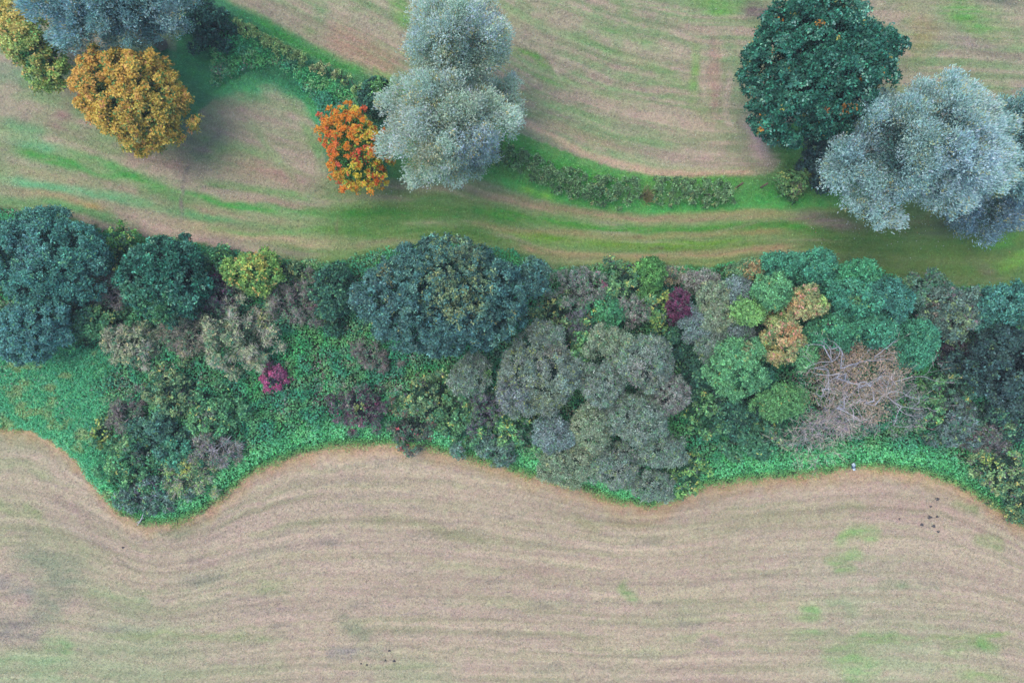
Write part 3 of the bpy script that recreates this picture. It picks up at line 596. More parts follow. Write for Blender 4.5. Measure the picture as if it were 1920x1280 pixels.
T('willow_tree', 'willow tree', 'pale silver willow directly behind the orange maple, front of the central pair', 838, 226, 110, 96, 0, 12, 'silver', group=WG,
  spots=[(760,230,60,(172,180,172),.6),(800,290,40,(168,164,128),.5),(860,200,60,(150,160,140),.5),(900,270,50,(160,176,190),.6)], lobes=[(945,185,36,46,4.5),(890,298,42,34,4)])
T('oak_tree', 'oak tree', 'big round dark green oak with a few orange leaves at the upper right', 1542, 118, 142, 138, 0, 12.5, 'darkoak',
  spots=[(1590,210,16,(196,128,44),.4),(1555,205,14,(170,106,50),.25),(1540,45,10,(214,140,40),.7)])
T('willow_tree', 'willow tree', 'huge blue-silver willow leaning over the right end of the mown track', 1742, 276, 156, 126, 0, 12.5, 'bluesilver', group=WG,
  spots=[(1840,180,60,(168,184,170),.5),(1740,250,80,(140,158,144),.5),(1620,260,50,(120,146,154),.5),(1820,300,70,(156,178,186),.6)],
  lobes=[(1645,395,52,44,6),(1600,300,50,52,7),(1770,350,60,46,7)])
T('willow_tree', 'willow tree', 'shadowy blue willow cut off by the right edge behind the huge silver willow', 1925, 250, 58, 92, 0, 9, 'dimsilver')
T('willow_tree', 'willow tree', 'low grey-blue willow branches touching the track below the right edge willows', 1868, 395, 78, 44, -15, 4, 'bluesilver',
  sty_over=dict(pal=[((110,138,146),3),((96,126,136),2),((134,156,164),1)], cs=.9))
T('bush', 'bush', 'shaded green bush squeezed between the central willow and the thin upper hedge', 700, 180, 26, 34, 0, 3, 'darkgreen', tree=False,
  spots=[(705,165,18,(84,140,60),.9)])
T('bush', 'bush', 'dark leafage standing in for the shadowy area at the right flank of the corner willow', 388, 42, 46, 46, 0, 1.8, 'darkgreen', tree=False, sty_over=dict(loose=True, pal=[((36,78,66),3),((44,90,72),2)]))  # leaf colours carry the dark shade of this spot
T('bush', 'bush', 'loose green bush with pale stalks beneath the huge silver willow beside the hedge gap', 1490, 345, 36, 28, 0, 1.7, 'leafy', tree=False,
  sty_over=dict(pal=[((70,120,66),3),((96,130,66),2),((130,140,80),1)]), spots=[(1500,355,14,(126,116,104),.5)])
T('bush', 'bush', 'dusky thicket in the shade between the dark oak and the huge silver willow', 1545, 300, 40, 52, 0, 2.5, 'shade', tree=False)

# ------------------------------------------------------------------ the belt, west to east
T('broadleaf_tree', 'tree', 'broad teal green tree at the left end of the wooded belt', 72, 480, 134, 94, 8, 6, 'teal',
  spots=[(110,480,70,(66,124,104),.5),(50,460,50,(82,122,120),.5)])
T('broadleaf_tree', 'tree', 'lower blue-green tree at the left edge, downhill of the broad teal tree', 45, 620, 88, 58, -12, 5.5, 'teal',
  sty_over=dict(pal=[((72,124,114),3),((84,134,124),2),((58,108,100),2)]))
T('bush', 'bush', 'bright green and yellow bush wedged between the teal tree and the dark round tree', 222, 462, 30, 32, 0, 3, 'limeleaf', tree=False,
  sty_over=dict(pal=[((78,140,60),3),((104,158,58),2),((140,164,56),1)]), spots=[(213,492,14,(206,176,50),.9),(226,480,10,(196,160,60),.6)])
T('broadleaf_tree', 'tree', 'dark green round tree in the left of the belt with a lobed glossy crown', 304, 522, 86, 84, 0, 5.8, 'darkoak',
  spots=[(290,590,40,(66,116,66),.7),(250,545,30,(66,116,84),.6)], sty_over=dict(acc=[((110,150,120),.05)]))
T('shrub', 'shrub', 'brown twiggy shrub with orange tinge left of the dark round tree', 200, 545, 36, 32, 0, 2.6, 'browntwig', tree=False, spots=[(194,535,10,(150,104,78),.7)])
T('shrub', 'shrub', 'mixed green thicket shrub below the brown twiggy shrub at left', 165, 600, 50, 40, 0, 2.6, 'leafy', tree=False, spots=[(150,590,30,(70,110,92),.5)])
T('shrub', 'shrub', 'bright leafed green shrub at the edge of the blue-green tree at left', 98, 622, 34, 32, 0, 3.6, 'leafy', tree=False, sty_over=dict(pal=[((66,148,86),3),((84,160,88),2)]))
T('shrub', 'shrub', 'pale cream twiggy shrub bordering the tall grass at left', 245, 645, 54, 38, 10, 2.2, 'paleyellow', tree=False, spots=[(215,630,26,(160,154,128),.6),(270,655,26,(138,140,132),.6)])
T('shrub', 'shrub', 'grey dead-looking tangle of twigs right of the cream shrub', 345, 632, 34, 34, 0, 2.2, 'twig', tree=False, spots=[(345,655,14,(176,164,100),.7)])
T('shrub', 'shrub', 'large pale yellow-green twiggy shrub left of the small magenta bush', 452, 628, 64, 66, 0, 3.0, 'paleyellow', tree=False,
  spots=[(480,610,34,(136,126,116),.7),(425,650,30,(130,154,104),.6),(500,600,20,(158,160,80),.5)])
T('shrub', 'shrub', 'dark plum shrub in the hollow right of the dark round tree', 404, 548, 28, 44, 0, 2.8, 'purple', tree=False)
T('broadleaf_tree', 'tree', 'yellow-green small tree on the northern rim of the belt at left', 476, 508, 58, 42, 0, 4, 'yellowgreen',
  sty_over=dict(pal=[((104,148,60),3),((84,134,62),3),((134,156,56),2)]), spots=[(478,505,26,(176,162,54),.7)])
T('bush', 'bush', 'small mid green bush between the dark round tree and the yellow-green tree', 408, 490, 28, 24, 0, 2.6, 'leafy', tree=False, spots=[(418,480,14,(112,166,66),.8)])
T('shrub', 'shrub', 'weedy olive shrub on the track edge right of the yellow-green tree', 545, 508, 32, 24, 0, 1.6, 'yellowleaf', tree=False)
T('shrub', 'shrub', 'purple-brown twiggy shrub west of the great blue-green oak', 560, 566, 52, 38, 0, 2.4, 'browntwig', tree=False, spots=[(590,570,20,(110,66,84),.5)])
T('bush', 'bush', 'dark green bush pressed against the western side of the great blue-green oak', 622, 556, 30, 52, 0, 3.6, 'darkgreen', tree=False)
T('oak_tree', 'oak tree', 'great blue-green oak with a yellowing middle at the centre of the belt', 824, 556, 174, 112, 0, 10.5, 'blueoak',
  spots=[(850,520,80,(112,128,78),.45),(720,520,22,(140,136,84),.4),(860,570,50,(124,132,76),.45),(870,460,40,(104,122,88),.4),(700,590,90,(66,102,100),.5),(860,650,80,(64,104,102),.5)],
  lobes=[(1000,520,34,36,6)])
T('shrub', 'shrub', 'reddish-brown spray of twigs under the southern rim of the great oak', 700, 668, 42, 24, 15, 1.6, 'browntwig', tree=False)
T('bush', 'bush', 'small magenta-pink bush alone in the green undergrowth', 515, 706, 23, 25, 20, 1.7, 'magenta', tree=False)
T('shrub', 'shrub', 'dark plum-brown shrub with a lime green middle near the field edge', 675, 762, 42, 38, 0, 2.2, 'purple', tree=False,
  sty_over=dict(pal=[((92,70,82),3),((76,60,72),2),((104,92,88),2)]), spots=[(673,765,14,(150,176,70),1),(690,757,10,(110,44,90),.9),(640,760,16,(112,112,96),.7),(668,790,14,(124,80,88),.8)])
T('shrub', 'shrub', 'sparse shrub with scattered red leaves overhanging the field edge', 775, 802, 46, 36, 0, 1.6, 'redbits', tree=False)
T('shrub', 'shrub', 'yellow-olive leafy shrub above the red-flecked shrub at the field edge', 805, 745, 46, 40, 0, 2.4, 'yellowleaf', tree=False)
T('shrub', 'shrub', 'low green shrub on the slope right of the yellow-olive shrub', 862, 785, 40, 46, 0, 2.2, 'leafy', tree=False, sty_over=dict(pal=[((84,130,74),3),((66,116,74),2)]))
# the thicket on the bulge into the field at left
BG = 'thicket on the left bulge of the belt'
T('shrub', 'shrub', 'yellow-spotted leafy shrub at the top of the left field bulge', 320, 732, 44, 36, 0, 2.6, 'yellowleaf', tree=False, group=BG)
T('shrub', 'shrub', 'dull brownish shrub at the upper left of the left field bulge', 238, 780, 34, 36, 0, 2.0, 'browntwig', tree=False, group=BG)
T('shrub', 'shrub', 'smooth dark teal shrub at the heart of the left field bulge', 290, 810, 46, 36, 0, 2.4, 'darkgreen', tree=False, group=BG, sty_over=dict(pal=[((60,108,92),3),((72,118,92),2)]))
T('shrub', 'shrub', 'green tangled shrub at the upper right of the left field bulge', 400, 775, 46, 42, 0, 2.0, 'leafy', tree=False, group=BG, spots=[(385,775,20,(106,98,92),.4)])
T('shrub', 'shrub', 'grey bare-twigged shrub on the right flank of the left field bulge', 398, 848, 46, 34, 0, 1.9, 'twig', tree=False, group=BG, sty_over=dict(twigcol=(160,154,156)))
T('shrub', 'shrub', 'yellow-leaved small shrub on the left flank of the left field bulge', 192, 812, 20, 26, 0, 1.4, 'limeleaf', tree=False, group=BG, sty_over=dict(pal=[((150,164,60),3),((120,150,70),2)]))
T('shrub', 'shrub', 'green and plum mottled shrub below the yellow-leaved small shrub', 242, 858, 50, 46, 0, 2.2, 'leafy', tree=False, group=BG, spots=[(260,850,24,(72,60,76),.6),(220,830,20,(120,150,90),.5)])
T('shrub', 'shrub', 'pale lime shrub at the lower right of the left field bulge', 355, 892, 46, 40, 0, 1.9, 'paleyellow', tree=False, group=BG, sty_over=dict(pal=[((120,160,84),3),((140,164,84),2),((104,136,100),1)]), spots=[(345,880,16,(184,180,60),.8),(325,870,14,(140,126,140),.6)])
T('shrub', 'shrub', 'grey-green brambly shrub at the tip of the left field bulge', 282, 928, 54, 34, 0, 1.6, 'greygreen', tree=False, group=BG, spots=[(270,915,24,(126,116,136),.5)])
T('shrub', 'shrub', 'fresh green mound in the middle of the left field bulge', 330, 850, 34, 28, 0, 2.2, 'leafy', tree=False, group=BG, sty_over=dict(pal=[((56,132,100),3),((70,142,98),2)]))
# between the great oak and the maples
T('shrub', 'shrub', 'mauve-grey shrub on the northern rim right of the great oak', 1090, 540, 46, 38, 0, 3.0, 'mauve', tree=False, spots=[(1128,532,12,(150,60,104),.8),(1085,512,20,(116,128,124),.6)])
T('shrub', 'shrub', 'yellow speckled leafy shrub touching the eastern rim of the great oak', 1050, 578, 38, 32, 0, 2.8, 'yellowleaf', tree=False)
T('shrub', 'shrub', 'purplish-grey pointed shrub below the mauve-grey shrub', 1082, 608, 26, 34, 0, 3.2, 'plumgrey', tree=False)
T('shrub', 'shrub', 'light green and yellow leafy shrub left of the vivid green column', 1172, 530, 46, 36, 0, 3.0, 'yellowleaf', tree=False, sty_over=dict(pal=[((92,140,86),3),((112,150,84),2),((72,122,84),2)]), spots=[(1180,505,14,(124,146,40),.8),(1165,510,8,(110,84,88),.7)])
T('bush', 'bush', 'vivid grass-green upright bush on the northern rim left of the wine-red tree', 1216, 518, 22, 38, 0, 4, 'vivid', tree=False)
T('shrub', 'shrub', 'bright emerald shrub in the middle of the belt under the light green shrub', 1132, 580, 36, 32, 0, 2.8, 'leafy', tree=False, sty_over=dict(pal=[((60,142,92),3),((76,156,92),2),((52,116,86),2)]))
T('shrub', 'shrub', 'pinkish-grey domed shrub right of the bright emerald shrub', 1190, 580, 28, 26, 0, 3.2, 'mauve', tree=False)
T('shrub', 'shrub', 'upright shrub of yellow-green leaves left of the wine-red tree', 1232, 585, 18, 40, 0, 3.0, 'limeleaf', tree=False, sty_over=dict(pal=[((104,150,66),3),((80,130,72),2),((160,170,64),1)]))
T('small_tree', 'tree', 'wine-red rounded small tree on the belt\'s northern side', 1273, 572, 24, 34, 0, 5, 'wine')
T('shrub', 'shrub', 'dark green tangle in the shade below the wine-red tree', 1270, 645, 48, 40, 0, 2.2, 'darkgreen', tree=False)
T('shrub', 'shrub', 'pale tan dry shrub on the track edge above the wine-red tree', 1262, 515, 26, 18, 0, 1.6, 'paleyellow', tree=False, sty_over=dict(pal=[((124,126,92),3),((112,110,96),2)]))
TG = 'grey thorn bushes of the belt'
T('thorn_bush', 'thorn bush', 'dim grey thorn bush on the northern rim right of the wine-red tree', 1318, 528, 36, 26, 0, 3.4, 'mauve', group=TG)
T('thorn_bush', 'thorn bush', 'olive-grey domed thorn bush close right of the wine-red tree', 1338, 556, 34, 32, 0, 5, 'thornolive', group=TG)
T('thorn_bush', 'thorn bush', 'slate blue-grey thorn bush on the northern side left of the maples', 1384, 545, 30, 28, 0, 5, 'thornblue', group=TG)
T('thorn_bush', 'thorn bush', 'blue-grey thorn bush directly below the wine-red tree', 1304, 606, 30, 34, 0, 4.6, 'thornblue', group=TG)
T('thorn_bush', 'thorn bush', 'ragged olive thorn bush in the middle of the grey cluster left of the lime maple', 1346, 592, 30, 30, 0, 5, 'thornolive', group=TG)
T('thorn_bush', 'thorn bush', 'grey-brown thorn bush below the cluster and left of the large green maple', 1335, 645, 32, 34, 0, 4.4, 'thorn', group=TG)
T('thorn_bush', 'thorn bush', 'small grey thorn bush tucked above the large green maple', 1382, 618, 34, 24, 0, 4.4, 'thornblue', group=TG)
# large grey thorns at the centre, over the field bulge
T('thorn_bush', 'thorn bush', 'large dark grey thorn with yellow-green flecks, left half of the central thorn mass', 1008, 702, 86, 82, 0, 6.5, 'thorn', group=TG, sty_over=dict(acc=[((134,150,66),.09)]), spots=[(1040,655,24,(128,118,104),.6),(960,740,40,(104,106,116),.6),(1020,740,40,(112,124,84),.5)])
T('thorn_bush', 'thorn bush', 'smaller grey-green thorn just below the great oak, left of the large dark grey thorn', 882, 702, 40, 42, 0, 4.4, 'thorn', group=TG, spots=[(915,700,10,(110,170,70),1)])
T('thorn_bush', 'thorn bush', 'small round grey thorn between the great oak and the large dark grey thorn', 1026, 632, 32, 28, 0, 5, 'thorn', group=TG)
T('thorn_bush', 'thorn bush', 'olive domed thorn at the top of the central thorn mass', 1140, 640, 46, 30, 0, 6, 'thornolive', group=TG)
T('thorn_bush', 'thorn bush', 'broad grey-green thorn crown at the upper right of the central thorn mass', 1205, 680, 62, 54, 0, 6.5, 'thorn', group=TG, spots=[(1195,705,30,(130,122,116),.5)])
T('thorn_bush', 'thorn bush', 'rounded grey-green thorn at the middle of the central thorn mass beside the dark gap', 1128, 722, 42, 42, 0, 6, 'thorn', group=TG)
T('thorn_bush', 'thorn bush', 'mauve-grey thorn on the right rim of the central thorn mass', 1258, 740, 34, 44, 0, 5.5, 'mauve', group=TG)
T('thorn_bush', 'thorn bush', 'wide brown-grey thorn below the middle of the central thorn mass', 1195, 785, 66, 50, 0, 5.5, 'thorn', group=TG)
T('thorn_bush', 'thorn bush', 'sandy grey thorn left of the wide brown-grey thorn along the dark gap', 1110, 805, 38, 46, 0, 4.6, 'thornolive', group=TG)
T('thorn_bush', 'thorn bush', 'dull grey thorn under the large dark grey thorn', 1040, 815, 40, 34, 0, 4, 'thornblue', group=TG)
T('thorn_bush', 'thorn bush', 'low spreading grey thorn overhanging the field at lower left of the central mass', 1062, 868, 58, 44, 0, 3.4, 'thornolive', group=TG)
T('thorn_bush', 'thorn bush', 'greyish thorn overhanging the field at the bottom of the central mass', 1150, 875, 52, 44, 0, 3.6, 'thorn', group=TG)
T('thorn_bush', 'thorn bush', 'smoky olive thorn at the lowest tip of the belt touching the stubble', 1222, 912, 48, 32, 0, 2.6, 'thorn', group=TG)
T('thorn_bush', 'thorn bush', 'charcoal grey thorn at the lower right of the central thorn mass', 1245, 845, 48, 36, 0, 4.2, 'thorn', group=TG)
T('shrub', 'shrub', 'lime-leaved shrub with yellow sprays below the large dark grey thorn', 968, 802, 52, 36, 15, 2.6, 'limeleaf', tree=False, spots=[(950,780,20,(180,190,60),.7),(985,810,20,(84,70,90),.7)])
T('shrub', 'shrub', 'drab grey-green shrub beside the field left of the lime-leaved shrub', 920, 838, 44, 30, 20, 1.8, 'greygreen', tree=False)
T('shrub', 'shrub', 'dark shrub with purplish stems left of the lime-leaved shrub', 905, 765, 34, 36, 0, 2.4, 'plumgrey', tree=False, sty_over=dict(acc=[((96,140,76),.3)]))
T('shrub', 'shrub', 'yellow and lime leaf spray in the gap at the top of the central thorn mass', 1088, 655, 18, 34, 0, 4.4, 'limeleaf', tree=False)
T('shrub', 'shrub', 'lime-leaved shrub on the right rim of the central thorn mass', 1318, 775, 30, 40, 0, 3.0, 'limeleaf', tree=False)
T('shrub', 'shrub', 'bright green shrub flecked with yellow by the field at the right of the thorns', 1290, 885, 34, 38, 0, 2.0, 'limeleaf', tree=False, sty_over=dict(pal=[((92,150,76),3),((110,160,76),2),((150,170,70),1)]))
T('shrub', 'shrub', 'shaded green shrub between the central thorn mass and the large green maple', 1318, 700, 36, 44, 0, 2.8, 'darkgreen', tree=False, spots=[(1320,665,14,(120,160,72),.8)])
# maples
MG = 'field maples of the belt'
T('maple_tree', 'maple tree', 'large light green maple with a cauliflower crown left of the orange-tinted maple', 1382, 688, 56, 60, 0, 8, 'maple', group=MG, spots=[(1405,650,14,(140,130,90),.6)])
T('maple_tree', 'maple tree', 'bright green round maple at the upper middle of the maple group', 1448, 546, 36, 36, 0, 8, 'maple', group=MG)
T('maple_tree', 'maple tree', 'small lime maple beside the grey thorn cluster', 1402, 585, 31, 24, 0, 7, 'limemaple', group=MG)
T('maple_tree', 'maple tree', 'orange-crowned small maple at the upper right of the dark hollow', 1512, 566, 40, 30, 0, 7.5, 'orangemaple', group=MG, spots=[(1548,565,12,(112,160,70),.9),(1490,560,18,(190,140,90),.6)])
T('maple_tree', 'maple tree', 'tall orange and green mottled maple in the centre of the maple group', 1465, 632, 36, 54, 0, 8, 'orangemaple', group=MG, spots=[(1455,595,22,(128,152,76),.7),(1478,625,24,(196,134,84),.6),(1450,660,24,(160,146,70),.6)])
T('maple_tree', 'maple tree', 'green maple under the right side of the tall orange and green maple', 1503, 660, 32, 34, 0, 7, 'maple', group=MG)
T('maple_tree', 'maple tree', 'isolated green maple head below the dark gap left of the dead tree', 1462, 752, 48, 34, 0, 6.5, 'maple', group=MG, sty_over=dict(pal=[((86,136,78),3),((74,126,76),2)]))
T('maple_tree', 'maple tree', 'peach-tipped small maple on the northern rim left of the bright round maple', 1405, 506, 32, 22, 0, 6, 'maple', group=MG, spots=[(1412,505,20,(170,132,88),.8)], sty_over=dict(pal=[((88,126,84),3),((104,134,84),1)]))
T('maple_tree', 'maple tree', 'teal-green maple at the northern rim above the bright round maple', 1462, 498, 40, 26, 0, 7, 'tealmaple', group=MG)
T('maple_tree', 'maple tree', 'teal-green maple protruding furthest onto the track', 1530, 500, 42, 34, 0, 8, 'tealmaple', group=MG)
T('maple_tree', 'maple tree', 'light teal maple head at the north-east corner of the maple group', 1612, 512, 36, 30, 0, 7.5, 'tealmaple', group=MG, sty_over=dict(pal=[((60,136,94),3),((72,144,98),2)]))
T('maple_tree', 'maple tree', 'broad teal-green maple right of the orange-crowned small maple', 1590, 560, 54, 42, 0, 8.5, 'tealmaple', group=MG, spots=[(1608,562,14,(110,140,80),.7)])
T('maple_tree', 'maple tree', 'deep teal maple right of the broad teal-green maple', 1658, 562, 48, 44, 0, 8, 'tealmaple', group=MG, sty_over=dict(pal=[((52,112,96),3),((64,122,104),2)]))
T('maple_tree', 'maple tree', 'green maple just above the brown top of the dead tree', 1562, 622, 44, 34, 0, 7.5, 'tealmaple', group=MG, sty_over=dict(pal=[((64,128,86),3),((54,116,86),2)]))
T('maple_tree', 'maple tree', 'mid teal maple between the deep teal maple and the dead tree', 1640, 618, 44, 36, 0, 7.5, 'tealmaple', group=MG)
T('maple_tree', 'maple tree', 'large rounded teal maple to the right of the dead tree', 1712, 645, 48, 50, 0, 8, 'tealmaple', group=MG, sty_over=dict(pal=[((58,126,98),3),((66,136,98),2)]))
T('maple_tree', 'maple tree', 'shadowed teal maple under the light green maples between both orange maples', 1425, 715, 30, 26, 0, 5.5, 'tealmaple', group=MG, sty_over=dict(pal=[((44,104,82),3),((56,116,88),2)]))
# below and right of the maples
T('shrub', 'shrub', 'dark green shrub mound beneath the isolated maple head', 1415, 815, 50, 36, 0, 2.6, 'leafy', tree=False, sty_over=dict(pal=[((56,112,80),3),((68,122,82),2),((48,98,76),1)]))
T('shrub', 'shrub', 'dark shrub in the hollow between the large green maple and the isolated maple head', 1375, 775, 38, 34, 0, 3.0, 'darkgreen', tree=False)
T('shrub', 'shrub', 'grey-green shrub on the northern rim right of the maple group', 1735, 545, 44, 32, 0, 4, 'greygreen', tree=False, sty_over=dict(pal=[((70,110,92),3),((82,116,100),2)]), spots=[(1700,535,14,(110,140,80),.6)])
T('broadleaf_tree', 'tree', 'grey-green feathery tree between the maples and the dark tree at right edge', 1790, 585, 54, 50, 0, 6, 'greygreen', spots=[(1800,600,34,(112,136,86),.5),(1750,580,16,(126,110,96),.5)])
T('broadleaf_tree', 'tree', 'blue-green tree in the upper right corner of the belt at the right edge', 1888, 575, 62, 46, -15, 7, 'teal')
T('broadleaf_tree', 'tree', 'very dark green tree filling the right edge of the belt', 1888, 690, 70, 74, 0, 8, 'shade', spots=[(1880,740,40,(70,98,92),.5)])
T('shrub', 'shrub', 'dark plum shrub between the large rounded teal maple and the right edge tree', 1795, 662, 36, 36, 0, 3.2, 'purple', tree=False, spots=[(1810,690,24,(120,140,76),.6),(1820,640,18,(96,134,76),.6)])
T('shrub', 'shrub', 'leafy green and yellow shrub below the dark plum shrub at right', 1800, 725, 46, 36, 0, 3.2, 'yellowleaf', tree=False, sty_over=dict(pal=[((72,120,96),3),((96,140,90),2),((64,104,92),2)]))
T('shrub', 'shrub', 'lime green shrub at the right fringe of the dead tree', 1738, 752, 26, 34, 0, 3.0, 'limeleaf', tree=False)
T('shrub', 'shrub', 'smoky grey-green shrub right of the lime green shrub', 1795, 790, 46, 42, 0, 3.0, 'greygreen', tree=False, sty_over=dict(pal=[((78,104,98),3),((92,108,102),2)]))
T('shrub', 'shrub', 'mauve-brown twiggy shrub near the lower right edge of the belt', 1850, 825, 40, 28, 0, 2.4, 'browntwig', tree=False, sty_over=dict(pal=[((104,98,98),3),((90,96,92),2)]))
T('shrub', 'shrub', 'shadowy blue-green shrub below the right edge tree', 1890, 790, 44, 40, 0, 2.8, 'shade', tree=False)
T('shrub', 'shrub', 'yellow-green sprayed shrub at the right edge near the stubble corner', 1880, 875, 48, 46, 30, 2.8, 'yellowleaf', tree=False, spots=[(1858,865,16,(150,180,60),.9),(1890,840,12,(110,170,70),.8)])
T('shrub', 'shrub', 'olive shrub at the right edge where the belt meets the stubble', 1915, 945, 44, 36, 40, 2.0, 'yellowleaf', tree=False, sty_over=dict(pal=[((92,124,72),3),((112,136,72),2),((70,104,74),2)]))

# ------------------------------------------------------------------ dead tree
def grow(paths, p, d, L, r, lev, rng, tips, up=.1):
    n = 5; pts = [p]; q = p.copy(); dd = d.copy()
    for k in range(n - 1):
        dd = nrm(dd + rng.normal(0, .24, 3) + np.array([0, 0, up * .3])); q = q + dd * L / (n - 1); pts.append(q)
    paths.append((np.array(pts), np.linspace(r, r * .55, n)))
    if lev == 0:
        tips.append((q, dd)); return
    for k in range(2):
        s = pts[rng.integers(2, n)] if k else pts[-1]
        grow(paths, s, nrm(dd + rng.normal(0, .55, 3)), L * rng.uniform(.55, .8), r * .55, lev - 1, rng, tips, up)

def dead_tree(label, px, py, tops, top, r0, seed, leafspec, twigs, group=None):
    rng = np.random.default_rng(seed)
    cx, cy = at(px, py, top * .55); o3 = np.array([cx, cy, 0.])
    root = empty('dead_tree', (cx, cy, 0), label, 'dead tree', group)
    fork = np.array([0, 0, top * .3]); trunk = [(bend((0, 0, -.15), fork, rng, .03), np.linspace(r0 * 1.3, r0, 5))]
    tips = []
    for (tx, ty, tz, lev) in tops:
        e = np.array([*at(tx, ty, tz), tz]) - o3
        P = bend(fork, e, rng, .09, 7); paths = [(P, np.linspace(r0 * .42, r0 * .13, 7))]
        d = nrm(P[-1] - P[-3] + np.array([0, 0, .15]))
        for k in range(4):
            s = P[rng.integers(3, 7)]
            grow(paths, s, nrm(d * .6 + rng.normal(0, .6, 3) + np.array([0, 0, .25])), rng.uniform(.9, 1.6), r0 * .12, lev, rng, tips)
        V, Q = tubes(paths, 5); link('branch', mesh_np('branch', V, Q, M_PALEBARK, None, True), root)
    V, Q = tubes(trunk, 8); link('trunk', mesh_np('trunk', V, Q, M_BARK, None, True), root)
    parts = []
    tp = np.array([t[0] for t in tips]); td = np.array([t[1] for t in tips])
    k = rng.integers(0, len(tp), twigs)          # a haze of fine twigs at every tip
    v = nrm(td[k] + rng.normal(0, .7, (twigs, 3)))
    parts.append([tp[k] + v * rng.uniform(.0, .9, (twigs, 1)), v, nrm(rng.normal(0, .4, (twigs, 3)) + np.array([0, 0, 1])), rng.uniform(.35, .9, twigs), rng.uniform(.012, .026, twigs), jitter(pick([((158,146,134),2),((172,162,156),1),((146,130,116),1.5)], twigs, rng), twigs, rng, .15) * KL])
    for (lx, ly, lrx, lry, lz, pal, dens) in leafspec:
        kx = (CAM_H - lz) / CAM_H / 24; ax, ay = at(lx, ly, lz)
        n = int(1.9 * dens * math.pi * lrx * lry * kx * kx); a = rng.uniform(0, 6.283, n); rr = np.sqrt(rng.random(n)) * (1 + .18 * np.sin(5 * a + lx) + .12 * np.sin(9 * a)) * (1 + .35 * rng.random(n) ** 4)
        pos = np.stack([ax + np.cos(a) * rr * lrx * kx, ay + np.sin(a) * rr * lry * kx, np.zeros(n)], 1)
        g = fbm(pos[:, 0] * 1.6, pos[:, 1] * 1.6, int(lx), 3)
        pos[:, 2] = lz - .9 * rr ** 2 + (g - .5) * 2.2 + rng.normal(0, .25, n)
        keep = (g + rng.normal(0, .06, n)) > .34
        pos = pos[keep] - o3; n = len(pos)
        parts.append([pos, rng.normal(0, 1, (n, 3)), nrm(rng.normal(0, .6, (n, 3)) + np.array([0, 0, 1])), rng.uniform(.08, .17, n), rng.uniform(.045, .085, n), jitter(pick(pal, n, rng), n, rng, .18) * KL])
    if parts: link('leaves_and_twigs', leaf_mesh('leaves_and_twigs', parts), root)  # fine twigs share this mesh with the withered leaves

BR = [((152,134,112),3),((142,128,114),3),((164,142,114),2),((128,124,114),2)]
GR = [((112,114,110),3),((124,118,114),2),((96,112,100),2)]
dead_tree('tall dead tree with bare white branches and brown withered leaves', 1606, 718,
  [(1545,636,7.0,1),(1572,650,7.4,1),(1528,690,6.2,1),(1575,700,7.8,1),(1640,668,6.6,1),(1632,725,7.2,2),(1690,712,5.8,2),(1640,760,6.2,1),(1570,765,6.6,1),(1535,742,6,1),(1690,762,4.8,2),(1600,790,5,1)],
  8, .22, 5, [(1622,700,84,74,5.4,BR,120),(1640,690,62,56,5.9,BR,120),(1590,660,44,34,5.4,BR,110),(1545,690,34,30,4.2,BR,90),(1620,760,60,40,4.2,BR,110),(1700,765,44,50,3.0,GR,120),(1600,800,56,26,2.8,GR,90)], 420)
dead_tree('bare grey leafless sapling left below the tall dead tree', 1518, 815,
  [(1500,800,3.4,2),(1520,795,3.6,2),(1545,815,3.2,2),(1505,825,3,2)], 4, .07, 9, [(1518,820,34,22,2.0,GR,70)], 700)
dead_tree('leafless purple-tinged sapling with curling white branches beside the dead tree', 1560, 770,
  [(1530,735,5.2,1),(1552,748,5.4,1),(1570,780,5,2),(1545,790,4.4,2),(1590,765,5,2)], 5.4, .1, 12, [(1568,795,36,20,3.4,[((122,100,122),2),((112,104,112),2)],110)], 900)

